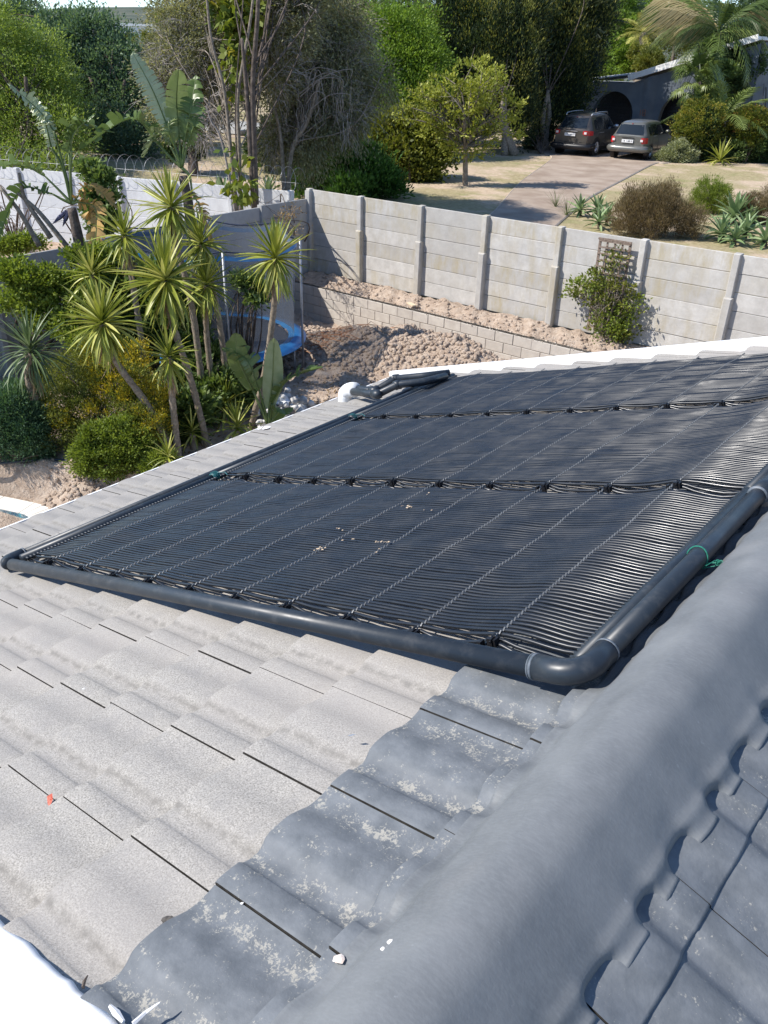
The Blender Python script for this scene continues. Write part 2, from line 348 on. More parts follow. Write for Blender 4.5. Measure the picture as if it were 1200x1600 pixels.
TM = tile_mesh('roof_tile', TILE); PMUL = 1.75; PM = tile_mesh('painted_roof_tile', PTILE, TILT, PMUL); PMRM = 1.3; PMR = tile_mesh('painted_roof_tile', tile_mat('painted_tile_far_side', True, .035), .005/.29, PMRM)
def frame(P, ax, ay, az):
    return Matrix(((ax[0], ay[0], az[0], P[0]), (ax[1], ay[1], az[1], P[1]), (ax[2], ay[2], az[2], P[2]), (0, 0, 0, 1)))
V0 = .279
for k in range(-1, 13):
    u = 1.19+GA*k
    for j in range(0, 17):
        vv_ = V0+.299*j; pt = k <= 0
        jt = rng.normal(0, 1, 3); P = RP(u+jt[0]*.0022, vv_+jt[1]*.0009, jt[2]*.0012)
        ax = -E1+E2*rng.normal(0, .0022); ax /= np.linalg.norm(ax); ay = np.cross(N1, ax)
        o = put('roof_tile', PM if pt else TM, house, frame(P, ax*(.66 if k < 0 else 1), ay, np.cross(ax, ay)))
        if pt: o['label'] = 'slate grey painted roof tile with pale patches'
# right slope
for k in range(0, 4):
    for j in range(-1, 12):
        wq = .145+.10+GA*k; P = APEX + E3*(wq+rng.normal(0, .002)) + E2*(V0+.18+.299*j) + N2*(-.002+rng.normal(0, .0008))
        o = put('roof_tile', PMR, house, frame(P, -E3*(.85 if k == 0 else 1), -E2, N2)); o['label'] = 'slate grey painted roof tile on the far side of the ridge'
# under-roof deck closes the gaps, walls carry it
mb = MB()
A0, A1 = RP(4.55, .33, -.075), RP(4.55, 5.12, -.075); R0, R1 = APEX+E2*.33-N1*.08, APEX+E2*5.12-N1*.08
C0, C1 = R0+E3*5, R1+E3*5
mb.add([A0, A1, R1, R0, C1, C0], [(0, 3, 2, 1), (3, 5, 4, 2)]); mb.build('roof_deck', plain('deck', (.03,.028,.026)), house)
mb = MB(); zb = -5.6
for a, b in ((RP(4.1, .4, -.2), RP(4.1, 5.0, -.2)), (RP(4.1, 5.0, -.2), R1+E3*4.5-[0, .12, .3])):
    mb.add([a, b, [b[0], b[1], zb], [a[0], a[1], zb]], [(0, 1, 2, 3)])
mb.build('wall', WHITE, house)
# fascia and far barge board, near gable coping
mb = MB(); ax = np.array([E2, E1, N1]); P = (RP(4.665, .3, -.03)+RP(4.665, 5.16, -.03))/2
mb.box(P-N1*.022, (2.43, .012, .055), ax); mb.build('fascia_board', WHITE, house)
mb = MB(); mb.box(RP(2.36, 5.185, -.035), (2.33, .022, .075), np.array([E1, E2, N1])); mb.build('barge_board', WHITE, house)
mb = MB(); q = APEX+E2*5.185; mb.box(q+E3*2.2-N2*.035, (2.25, .022, .075), np.array([E3, E2, N2])); mb.build('barge_board', WHITE, house)
# near coping: slightly ragged plaster edge
us = np.linspace(.84, 4.8, 150); mb = MB(); vv = []; 
for i, u in enumerate(us):
    e = .318+.006*nz((u*9, 1, 2))+.004*nz((u*31, 4, 1))
    hh = .004+.003*nz((u*14, 5, 5))
    for q in ((e, -.05), (e, hh), (e-.012, hh+.010), (e-.03, hh+.013), (-.42, .012), (-.42, -.3)): vv.append(RP(u, *q))
ff = [(i*6+k, i*6+k+1, (i+1)*6+k+1, (i+1)*6+k) for i in range(len(us)-1) for k in range(5)]
mk('gable_coping', vv, ff, plain('plaster_white', (.80,.80,.80), (.86,.86,.85), 6, .6, bd=.002), house, smooth=True)
# ridge membrane: one skin over the ridge capping and the first rolls of the tiles
def tileh(u, v):                                     # height of the tile surface over the roof plane
    a = (1.19-u) % GA; return prof((v-V0) % .299)*(PMUL if u < 1.19 else 1.15)-a*TILT
def ridgeh(q, v):                                    # q: metres left(-) / right(+) of the apex along the slope; height above slope
    q0 = abs(q+.012); base = .080-(.052 if q > -.012 else .056)*min(1, q0/.14)
    return base + .004*nz((v*2.1, q*3, 0)) + .0022*nz((v*7, q*9, 3))
vs = np.arange(-.45, 5.16, .010); QR = [.138, .144, .149, .152, .158, .164, .170, .176, .182, .184]
qs = np.concatenate([np.linspace(-.175, -.10, 14), np.linspace(-.09, .13, 23), QR]); vv = []
for v in vs:
    bb = (V0+.18-v) % .299; wv = .010*nz((v*5, 3, 3))
    pk = max(math.exp(-((bb-.092+wv)/.027)**4), math.exp(-((bb-.256+wv)/.036)**4))      # open pocket over each pan
    for q in qs:
        jag = .006*nz((v*3.1, 2, 7))+.003*nz((v*13, 5, 1))
        if q < 0:
            u = UA-q; h = ridgeh(q, v)
            tt = float(sm((-q-.108)/.05)); th_ = tileh(u, v)+.0035; h = h*(1-tt)+th_*tt
            if q == qs[0]: h = th_-.012
            P = RP(u+jag*tt, v, h)
        else:
            h = ridgeh(q, v) - .004*pk*float(sm((q-.09)/.05))
            if q > .137:
                t_h = prof(bb)*PMRM-(.245-q)*(.005/.29)+.0018+.0008*nz((v*40, q*40, 1)); s_ = float(sm((q-.137)/.035))
                draped = h*(1-s_)+t_h*s_ if q < .183 else t_h-.008
                q_in = q; i_ = QR.index(min(QR, key=lambda x: abs(x-q))); open_ = h-[.003, .008, .020, .034, .05, .055, .055, .055, .055, .055][i_]
                pq = pk; h = draped*(1-pq)+open_*pq
                if pq > .5 and i_ > 3: q = .152-.006
            P = APEX+E3*(q+jag*1.2*float(sm((q-.05)/.08)))+E2*v+N2*h
        vv.append(P)
vv = np.array(vv).reshape(len(vs), len(qs), 3)
# round the crest
i0 = int(np.argmin(abs(qs))); 
for _ in range(4):
    s0, s1 = i0-3, i0+4
    vv[:, s0:s1] = vv[:, s0:s1]*.5+(vv[:, s0-1:s1-1]+vv[:, s0+1:s1+1])*.25
m_ = len(qs); idx = np.arange((len(vs)-1)*(m_-1)); a = (idx//(m_-1))*m_+idx % (m_-1)
mk('ridge_capping', vv.reshape(-1, 3), np.stack([a, a+1, a+m_+1, a+m_], 1), MEMB, house, smooth=True)
# ------------------------------------------------------------------ solar pool heating panels
MATS = [(1.432, 2.532), (2.556, 3.655), (3.675, 4.752)]; SPU = [1.154+.2565*k for k in range(10)]
UL, UR = 3.70, .915
def sh(u, v, mi):                                    # waving surface of a mat
    h = .040+.006*nz((u*2.2, v*3.1, mi), 1)+.004*nz((u*6.5, v*9, mi+4))
    e = (u-UR)/.30; h += .022*math.exp(-((e-.72)/.45)**2) if e < 3 else 0
    e2 = (UL-u)/.3; h += .010*math.exp(-((e2-.8)/.5)**2)
    h += (.045-h)*math.exp(-(u-UR)/.03) + (.045-h)*math.exp(-(UL-u)/.03)
    return h
NT = 63
for mi, (va, vb) in enumerate(MATS):
    nm = ['nearest black rubber tube mat, strewn with crumbs of dry leaf', 'middle black rubber tube mat between the two rows of black clips',
          'farthest black rubber tube mat lying along the white barge board'][mi]
    t = thing('solar_heating_mat', nm, 'solar panel', RP((UL+UR)/2, (va+vb)/2, .02), 'pool heating mats side by side on the roof')
    pit = (vb-va)/NT; us = np.linspace(UR, UL, 92)
    for i in range(NT):
        v0 = va+(i+.5)*pit; ed = min(i, NT-1-i); ph = rng.uniform(0, 6)
        P = []
        for u in us:
            k = min(abs(u-s) for s in SPU); free = min(1, k/.05)*min(1, (u-UR)/.08)*min(1, (UL-u)/.08)
            dv = (.0052*nz((u*1.6, i*.14, mi*3))+.0040*nz((u*2.8, i*.42, mi+9))+.0006*nz((u*6, i*2.3, mi)))*free*(1.0 if mi == 0 else 1.6)
            h = sh(u, v0, mi)+.0016*nz((u*3.0, i*.5, mi+2))*free
            if ed < 3:
                bow = math.sin(math.pi*((u-SPU[0]) % .2565)/.2565)
                h -= (3-ed)*.0045*(.4+bow); dv += (.003*(3-ed))*(bow*.8)*(-1 if i < 4 else 1)*.6*free - (0.0)
                if ed < 2: h -= .010*free
            P.append(RP(u, v0+dv, h))
        vv, ff = tube(P, .0059, 6, False); o = mk('tube', vv, ff, TUBEM, t, smooth=True)
    for s in SPU:                                    # spacer: a flat strip with a clip riding over each tube
        mb = MB(); pts = []
        for i in range(NT*4+1):
            fr = i/4; v0 = va+fr*pit; pts.append(RP(s+.0012*nz((v0*8, s, 1)), v0, sh(s, v0, mi)+.0040+.0030*math.cos(2*math.pi*(fr-.5))))
        mb.tube(pts, .0024, 4)
        mb.build('spacer_strip', CLIPM, t)
        for ve, sg in ((va, -1),) if mi == 0 else ((va, -1),):
            mb = MB(); hh = sh(s, ve, mi)
            mb.box(RP(s, ve-.004, hh-.008), (.007, .006, .018), np.array([E1, E2, N1])); mb.box(RP(s+.013, ve-.010, hh-.020), (.011, .011, .006), np.array([E1, E2, N1]))
            mb.box(RP(s-.008, ve+.004, hh-.004), (.006, .010, .010), np.array([E1, E2, N1])); mb.box(RP(s+.024, ve-.010, hh-.010), (.004, .009, .012), np.array([E1, E2, N1]))
            mb.tube([RP(s-.004, ve-.012, hh+.002), RP(s-.002, ve+.006, hh+.012), RP(s, ve+.02, hh+.009)], .003, 5)
            mb.build('edge_clip', DARKP, t)
    mb = MB(); mb.tube([RP(UL+.012, va-.006, .045), RP(UL+.012, vb+.006, .045)], .021, 14)
    for i in range(NT): v0 = va+(i+.5)*pit; mb.tube([RP(UL-.030, v0, .046), RP(UL+.005, v0, .046)], .0066, 6)
    mb.build('lower_header', PIPEM, t, smooth=True)
    mb = MB()
    for i in range(NT): v0 = va+(i+.5)*pit; mb.tube([RP(UR+.028, v0, .046), RP(UR-.01, v0, .046)], .0064, 6)
    mb.tube([RP(UR+.0, va-.006, .046), RP(UR+.0, vb+.006, .046)], .019, 12); mb.build('upper_header', PIPEM, t, smooth=True)
# big pipes
pipe = thing('supply_pipe', 'thick black plastic pipe framing the heating mats along the near edge and the ridge', 'pipe', RP(.9, 1.36, 0))
def arc(c, r, a0, a1, h, n=8): return [RP(c[0]+r*math.cos(math.radians(a)), c[1]+r*math.sin(math.radians(a)), h) for a in np.linspace(a0, a1, n)]
RR = .0257; ur = .875; vn = 1.368; HP = .052
mb = MB(); mb.tube([RP(3.68, vn, .046), RP(2.4, vn+.001, HP), RP(ur+.10, vn, HP)], RR, 20); mb.build('pipe_run', PIPEM, pipe, smooth=True)
mb = MB(); mb.tube([RP(ur, vn+.10, HP), RP(ur-.002, 2.0, HP), RP(ur, 2.60, HP)], RR, 20); mb.tube([RP(ur, 2.60, HP), RP(ur, 5.05, HP)], RR, 20); mb.build('pipe_run', PIPEM, pipe, smooth=True)
mb = MB(); mb.tube([RP(ur+.115, vn, HP)]+arc((ur+.062, vn+.062), .062, 270, 180, HP)[0:8]+[RP(ur, vn+.115, HP)], RR+.0042, 20); mb.build('elbow', PIPEM, pipe, smooth=True)
for P, Q in ((RP(ur+.113, vn, HP), RP(ur+.119, vn, HP)), (RP(ur+.122, vn, HP), RP(ur+.1245, vn, HP)), (RP(ur, vn+.113, HP), RP(ur, vn+.119, HP))):
    MB().tube([P, Q], RR+.0052, 20).build('joint_ring', GLUE, pipe, smooth=True)
MB().tube([RP(ur, 2.50, HP), RP(ur, 2.62, HP)], RR+.005, 20).build('coupling', PIPEM, pipe, smooth=True)
MB().tube([RP(ur, 2.495, HP), RP(ur, 2.50, HP)], RR+.006, 20).build('joint_ring', GLUE, pipe, smooth=True)
mb = MB(); mb.box(RP(ur-.03, 2.56, .014), (.02, .06, .018), np.array([E1, E2, N1])); mb.build('mounting_block', plain('block_wood', (.30,.26,.22)), pipe)
ul = 3.775
mb = MB(); mb.tube([RP(ul-.055, vn, .046)]+[RP(ul-.05+.05*math.sin(t), vn+.05-.05*math.cos(t), .046) for t in np.linspace(0, math.pi/2, 7)]+[RP(ul, vn+.10, .046)], RR+.003, 16); mb.build('elbow', PIPEM, pipe, smooth=True)
MB().tube([RP(ul, vn+.096, .046), RP(ul, vn+.103, .046)], RR+.0045, 16).build('joint_ring', GLUE, pipe, smooth=True)
far = [RX(*q) for q in ((700, 584, .07), (616, 591, .10), (582, 611, .07), (549, 605, .08))]
mb = MB(); mb.tube([RP(ul, vn+.09, .046), RP(ul, 3.0, .05), RP(ul-.02, 4.70, .055)], .0215, 14); mb.build('pipe_run', PIPEM, pipe, smooth=True)
# outlet: two pipes crossing to the white sleeve at the gutter
op = thing('outlet_pipes', 'pair of glossy black pipes bending from the mats to a white sleeve', 'pipe', RP(4.4, 4.5, 0))
def PX(x, y, h): return RP(*RX(x, y, h), h)
for o1, o2, nm in ((0, 0, 'upper_pipe'), (4, 9, 'lower_pipe')):
    pts = [PX(702-o1*1.5, 583+o2*.55, .075), PX(660, 588+o2, .10), PX(617+o1, 592+o2, .10), PX(586+o1, 611+o2*.6, .07), PX(552, 606+o2*.65, .07)]
    MB().tube(pts, .027, 14).build('pipe_run', PIPEM, op, smooth=True)
    for q in (pts[2], pts[3]):
        i = pts.index(q) if False else (2 if q is pts[2] else 3)
        a = pts[i]+(pts[i-1]-pts[i])*.12; b = pts[i]+(pts[i+1]-pts[i])*.14
        MB().tube([a, pts[i], b], .034, 14).build('elbow', PIPEM, op, smooth=True)
sv = thing('white_sleeve', 'white pipe sleeve standing at the gutter where the two black pipes end', 'pipe', PX(545, 625, -.2))
q = PX(549, 609, .07); MB().tube(curve([q+(PX(560, 609, .07)-q)*.55, q, q-[.045, .0, .03], q-[.06, 0, .09], q-[.06, 0, .45], q-[.06, 0, 1.2]], 6), .056, 18).build('sleeve_pipe', WHITE, sv, smooth=True)
pk = G(524, 634, -4.55); props(MB().box(pk, (.15, .06, .045), np.array([[.6,.8,0],[-.8,.6,0],[0,0,1]])).build('wooden_block', plain('pale_wood', (.42,.30,.2), (.55,.42,.3), 30), None), label='short pale timber offcut beside the white pipe sleeve', cat='timber')
# teal tape at the mat joints
TEAL = plain('teal_tape', (.015,.08,.09), (.03,.15,.16), 60, .5)
for vq in (2.545, 3.665):
    mb = MB(); mb.tube([RP(UL+.012, vq-.022, .047), RP(UL+.012, vq+.022, .047)], .024, 12); mb.build('tape_wrap', TEAL if vq < 3 else PIPEM, pipe, smooth=True)
    mb = MB()
    for k in range(3): mb.tube([RP(UL+.012+.029*math.cos(t), vq-.012+.012*k+.004*math.sin(3*t), .047+.029*math.sin(t)) for t in np.linspace(0, 6.28, 13)], .0018, 5)
    mb.tube([RP(UL-.02, vq, .07), RP(UL-.06, vq+.02, .066), RP(UL-.09, vq+.01, .055)], .0028, 5); mb.build('tie_cord', TEAL, pipe)
# green cord
GRN = plain('green_cord', (.012,.12,.085), (.03,.22,.15), 90, .6)
vc = RX(1100, 868, .06)[1]; pr = [RP(ur+RR*1.12*math.cos(t), vc+.012*math.sin(t), HP+RR*1.12*math.sin(t)) for t in np.linspace(-.5, 4.2, 16)]
kn = PX(1133, 880, .035); end = PX(1215, 884, .03)
mb = MB(); mb.tube(pr, .0019, 5); mb.tube([pr[0]]+[kn], .0018, 5); mb.tube([pr[-1], kn+(pr[-1]-kn)*.5-N1*.002, kn], .0018, 5)
mb.tube(curve([kn, kn+(end-kn)*.35-N1*.004, kn+(end-kn)*.7, end, end+(end-kn)*1.4]), .0016, 5)
mb.tube([kn+.006*np.array([math.cos(t*2.3), math.sin(t*1.7), math.sin(t*3.1)])*(1-.02*t)+(PX(1120, 879, .037)-kn)*(.5+.5*math.sin(t*.5)) for t in np.linspace(0, 16, 60)], .0015, 5)
mb.tube([kn, PX(1117, 876, .045), PX(1103, 884, .045)], .0014, 5)
o = mb.build('cord', GRN); props(o, label='thin green cord knotted round the thick ridge pipe and trailing off to the right', cat='cord')
# ------------------------------------------------------------------ small litter on the roof
DROP = plain('dropping_white', (.62,.60,.55), (.75,.73,.70), 80, .8)
def blobmesh(name, P, n, r, s, mat, label, cat, up=N1, group=None, flat=.35, seed=0):
    if name == 'flake' or (name == 'bird_dropping' and flat < .2): s *= .72; flat = .10
    g = np.random.default_rng(seed+5); pts = []
    t1 = np.cross(up, [0, 1., 0]); t1 /= np.linalg.norm(t1); t2 = np.cross(up, t1); mb = MB()
    for i in range(n):
        a = g.uniform(0, 6.28); rr = r*g.random()**.6; c = np.array(P)+t1*rr*math.cos(a)+t2*rr*.6*math.sin(a); k = 7; q = s*(.5+g.random())
        ring = [c+t1*q*math.cos(2*math.pi*j/k)*(.6+.6*g.random())+t2*q*math.sin(2*math.pi*j/k)*(.6+.6*g.random()) for j in range(k)]
        mb.add(ring+[p*1+up*q*flat*.6-(p-c)*.35 for p in ring]+[c+up*q*flat], [(j, (j+1) % k, k+(j+1) % k, k+j) for j in range(k)]+[(k+j, k+(j+1) % k, 2*k) for j in range(k)])
    o = mb.build(name, mat, None, smooth=True); return props(o, label=label, cat=cat, group=group)
def PXT(x, y): 
    u, v = RX(x, y, .01); return RP(u, v, tileh(u, v)+.001)
blobmesh('bird_dropping', PXT(256, 1420)+N1*.003, 9, .012, .0075, plain('dry_dropping', (.05,.045,.04), (.12,.11,.10), 90), 'dark dried dropping on the grey tiles near the painted edge', 'dropping', seed=1)
mbp = MB(); c = PXT(67, 1238)
mbp.add([c, c+[.008, .01, .012], c+[.0, .016, .024], c+[-.01, .006, .014]], [(0, 1, 2, 3)]); mbp.add([c, c+[.012, -.002, .006], c+[.014, .006, .016], c+[.002, .006, .012]], [(0, 1, 2, 3)])
props(mbp.build('petal', plain('red_petal', (.45,.05,.03), (.6,.25,.18), 200)), label='small curled red petal caught in a tile joint at the left', cat='petal')
mbp = MB(); c = PXT(676-0+0, 0+1250) if False else PX(543, 1149, .02)
mbp.add([c, c+[.008, .0, .003], c+[.018, .008, .008], c+[.008, .008, .003]], [(0, 1, 2, 3)])
props(mbp.build('leaf', plain('blue_grey_leaf', (.2,.23,.28))), label='narrow blue-grey leaf lying on the pale tiles short of the painted edge', cat='leaf')
blobmesh('flake', PXT(376, 1405), 1, .001, .006, WHITE, 'white flake on the pale tiles by the first painted tile', 'flake', seed=3)
blobmesh('flake', PXT(128, 1070), 1, .001, .006, WHITE, 'white flake alone on the pale tiles at the left below the long pipe', 'flake', seed=4)
blobmesh('plaster_crumb', PX(531, 1497, .012), 5, .008, .007, plain('crumb', (.55,.43,.36), (.75,.70,.66), 150), 'pinkish crumb of plaster on the painted tiles near the bottom edge', 'crumb', seed=7)
def PXR(x, y, h=.05): return PX(x, y, h)
blobmesh('bird_dropping', PXR(613, 1482, .048), 13, .020, .005, DROP, 'chalky white smear on the left flank of the painted ridge', 'dropping', flat=.12, seed=8)
def ridge_pt(x, y):
    r = ray(x, y); best = None
    t = -1/(N1@r)*1.0; u = (r*t)@E1
    P = None
    for it in range(30):
        if u >= UA: hh = ridgeh(UA-u, 0)
        P = r*((.052-1)/(N1@r)); break
    u, v = P@E1, P[1]
    if u < UA+.01:
        P = r*((N2@APEX+.046)/(N2@r))
    return P
for i, (x, y) in enumerate([(989, 1076), (998, 1100), (1050, 1088), (1004, 1145), (919, 1291), (1157, 926), (1143, 950), (1142, 925), (833, 1368), (640, 1545)]):
    u_ = RX(x, y, .05)[0]; lab = ['white flake just below the pipe elbow on the ridge', 'second white flake on the ridge a little below the one by the elbow', 'thin white splash near the crest right of the elbow', 'tiny pale chip on the crest of the ridge', 'round white speck on the shaded flank of the ridge',
        'white splash on the ridge level with the green cord', 'pale streak on the ridge below the green cord', 'faint streak on the ridge just under the cord', 'ring-shaped white splash on the shaded side of the ridge', 'pale smear low on the ridge at the bottom'][i]
    blobmesh('flake', ridge_pt(x, y)+[0, 0, .002], [1, 1, 4, 1, 1, 4, 3, 2, 8, 4][i], [.001, .001, .011, .001, .001, .009, .01, .007, .009, .012][i], [.0045, .0038, .0022, .003, .0032, .0025, .002, .002, .0016, .0025][i], DROP, lab, 'flake', flat=.15, seed=20+i)
g = np.random.default_rng(11)
for i, (x, y, n) in enumerate([(632, 792, 7), (598, 846, 10), (545, 845, 3), (585, 860, 2), (672, 795, 2), (497, 858, 9), (530, 826, 3), (662, 771, 2)]):
    lab = ['crumbs of dry leaf high in the middle of the nearest mat', 'largest scatter of dry leaf crumbs in the middle of the nearest mat', 'few pale crumbs left of the largest scatter on the mat', 'single pale crumbs just below the largest leaf scatter', 'pale crumbs right of the highest leaf scatter on the mat', 'tan leaf crumbs at the left of the nearest mat',
           'pale crumbs above the leftmost tan scatter on the mat', 'pale crumbs nearest the first row of black clips'][i]
    P = PX(x, y, .052); blobmesh('dry_leaf_crumbs', P, n, .035, .0045, plain('dry_leaf_%d' % i, (.42,.31,.2), (.55,.45,.33), 90) if i == 0 else bpy.data.materials['dry_leaf_0'], lab, 'leaf litter', flat=.4, seed=40+i)
# peeled plaster strips at the coping
cp = lambda x, y: PX(x, y, .012)
props(MB().tube([cp(172, 1572), cp(182, 1584), cp(193, 1597)], [.003, .006, .003], 5).build('paint_strip', WHITE), label='curl of white paint lying along the edge of the white coping', cat='paint')
props(MB().tube([PX(208, 1600, .014), PX(228, 1582, .014), PX(250, 1566, .02)], [.004, .003, .0012], 5).build('paint_strip', WHITE), label='thin white paint strip across the lowest painted tile', cat='paint')
props(MB().tube([cp(130, 1543), cp(132, 1533), cp(137, 1524)], [.003, .003, .001], 5).build('twig', BARKD), label='short dark twig stuck in the edge of the white coping', cat='twig')
props(blobmesh('plaster_scrap', PX(410, 668, .0), 6, .07, .028, WHITE, 'torn white scraps hanging on the gutter edge below the banana-like leaves', 'scrap', flat=.3, seed=61))
# ------------------------------------------------------------------ precast concrete walls
def slab_mesh(name, L_, H_, T_, mat, bev=.006):
    me = bpy.data.meshes.new(name); x, z, t = L_/2, H_/2, T_/2; b = bev
    v = [(i*(x-b*(k != 0)), k*t, j*(z-b*(k != 0))) for k in (-1, 1) for i in (-1, 1) for j in (-1, 1)]
    v += [(i*x, k*(t-b), j*z) for k in (-1, 1) for i in (-1, 1) for j in (-1, 1)]
    v = [(i*(x-b), k*t, j*(z-b)) for k in (-1, 1) for i in (-1, 1) for j in (-1, 1)]+[(i*x, k*(t-b), j*z) for k in (-1, 1) for i in (-1, 1) for j in (-1, 1)]
    f = [(0, 2, 3, 1), (4, 5, 7, 6), (8, 12, 14, 10), (9, 11, 15, 13), (8, 9, 13, 12), (10, 14, 15, 11),
         (0, 8, 10, 2), (1, 3, 11, 9), (0, 1, 9, 8), (2, 10, 11, 3), (4, 6, 14, 12), (5, 13, 15, 7), (4, 12, 13, 5), (6, 7, 15, 14)]
    me.from_pydata(v, [], f); me.materials.append(mat); return me
def fr2(P, d, tilt=(0, 0)):
    d = np.array([d[0], d[1], 0.]); d /= np.linalg.norm(d); z = np.array([0, 0, 1.])+d*tilt[0]; y = np.cross(z, d); y /= np.linalg.norm(y)
    return frame(P, d, y, z)
def precast(name, label, cat, pts, bot, rows, mat, pmat, group=None, face=-1, low=None):
    t = thing(name, label, cat, (*pts[0][:2], bot), group); n = len(pts)
    for i, p in enumerate(pts):
        top = max(p[2], pts[i-1][2] if i else -9); a = np.array(pts[max(0, i-1)][:2]); b = np.array(pts[min(n-1, i+1)][:2]); d = (b-a)/np.linalg.norm(b-a)
        nn = np.array([d[1], -d[0]]); 
        H = top-bot+.015; o = put('post', slab_mesh('post', .115, H, .15, pmat, .012), t, fr2((p[0]+nn[0]*.03, p[1]+nn[1]*.03, bot+H/2), d, (rng.normal(0, .006), 0)))
        if low:
            H2 = H*low; put('post_base', slab_mesh('post_base', .15, H2, .19, pmat, .02), t, fr2((p[0]+nn[0]*.045, p[1]+nn[1]*.045, bot+H2/2-.01), d, (rng.normal(0, .01), 0)))
    for i in range(n-1):
        a = np.array(pts[i][:2]); b = np.array(pts[i+1][:2]); Ln = np.linalg.norm(b-a); d = (b-a)/Ln; top = pts[i][2]; h = (top-bot)/rows
        me = slab_mesh('panel', Ln-.03, h-.007, .045, mat)
        for k in range(rows):
            z = bot+h*(k+.5); j = rng.normal(0, .004)
            nn = np.array([d[1], -d[0]]); put('panel', me, t, fr2(((a[0]+b[0])/2+nn[0]*j, (a[1]+b[1])/2+nn[1]*j, z+rng.normal(0, .0015)), d, (0, 0)))
    return t
wy = 14.27; xs = [-13.95, -12.42, -10.78, -9.2, -7.57, -5.95, -4.35, -2.75, -1.15, .45]
pts = [(x, wy, -2.70) for x in xs]
precast('boundary_wall', 'long grey precast panel wall behind the block wall, with posts and a trellis leaning on it', 'wall', pts, -4.5, 6, CONC, CONC, low=.62)
pl = [(-14.0, 14.2, -2.74), (-13.98, 12.75, -2.90), (-13.88, 11.2, -2.93), (-13.78, 9.6, -2.97), (-13.66, 8.0, -3.0), (-13.55, 6.4, -3.05), (-13.45, 4.8, -3.1), (-13.35, 3.2, -3.1)]
precast('side_wall', 'weathered darker grey precast wall stepping down on the left behind the trampoline', 'wall', pl[::-1], -5.2, 8, CONCD, CONCD)
pw = [(*(WA+WD*(.25+1.58*k)), -2.80) for k in range(9)]
precast('white_wall', 'white painted precast wall on the far left topped with razor wire', 'wall', pw[::-1], -4.6, 6, WCONC, WCONC)
# razor wire
rw = thing('razor_wire', 'loops of razor wire coiled along the top of the white wall', 'razor wire', (*WA, -2.8))
L_ = 11.5
for c in range(4):
    mb = MB(); a0 = c*L_/4; tt = np.linspace(0, 1, 260); s = a0+tt*L_/4; ph = tt*2*math.pi*11
    P = np.stack([WA[0]+WD[0]*s+WN[0]*.25*np.cos(ph), WA[1]+WD[1]*s+WN[1]*.25*np.cos(ph), -2.55+.25*np.sin(ph)+.02*np.sin(s*3)], 1)
    mb.tube(P, .004, 4); mb.build('coil', STEEL, rw)
MB().tube([(*(WA+WD*0), -2.62), (*(WA+WD*L_), -2.62)], .003, 4).build('straining_wire', STEEL, rw)
# retaining wall of cement blocks
bw = thing('block_wall', 'low retaining wall of bare cement blocks in front of the long grey wall', 'wall', (-13.6, 13.38, -5.55))
bmL = slab_mesh('block', .392, .190, .14, BLOCK, .006); bmH = slab_mesh('half_block', .192, .190, .14, BLOCK, .006)
for r in range(5):
    x = -13.82+(.2 if r % 2 else 0); z = -5.46+.2*r
    if r % 2: put('half_block', bmH, bw, fr2((-13.72, 13.40, z), (1, 0)))
    while x < -1.0:
        put('block', bmL, bw, fr2((x+.2+rng.normal(0, .0015), 13.40+rng.normal(0, .0025), z), (1, 0))); x += .4
mb = MB(); mb.box((-7.4, 13.405, -5.06), (6.45, .060, .495)); mb.build('mortar', plain('mortar', (.30,.27,.235), (.40,.36,.31), 20), bw)
MORT = plain('mortar_crumb', (.55,.47,.38), (.70,.62,.52), 30)
n = 260; P = np.stack([rng.uniform(-13.8, -1.2, n), rng.choice([13.335, 13.455], n)+rng.normal(0, .008, n), np.full(n, -4.562)], 1)
o = clods('mortar_crumbs', P, .005, .016, MORT, bw, 5); props(o, kind='stuff')
MB().box((-10.4, 13.52, -4.50), (.13, .05, .012), np.array([[.9,-.4,0],[.4,.9,0],[0,0,1]])).build('board_offcut', plain('pine', (.6,.47,.32), (.7,.56,.4), 30), None)
props(bpy.data.objects['board_offcut'], label='short pale board lying on the soil at the top of the block wall', cat='board')
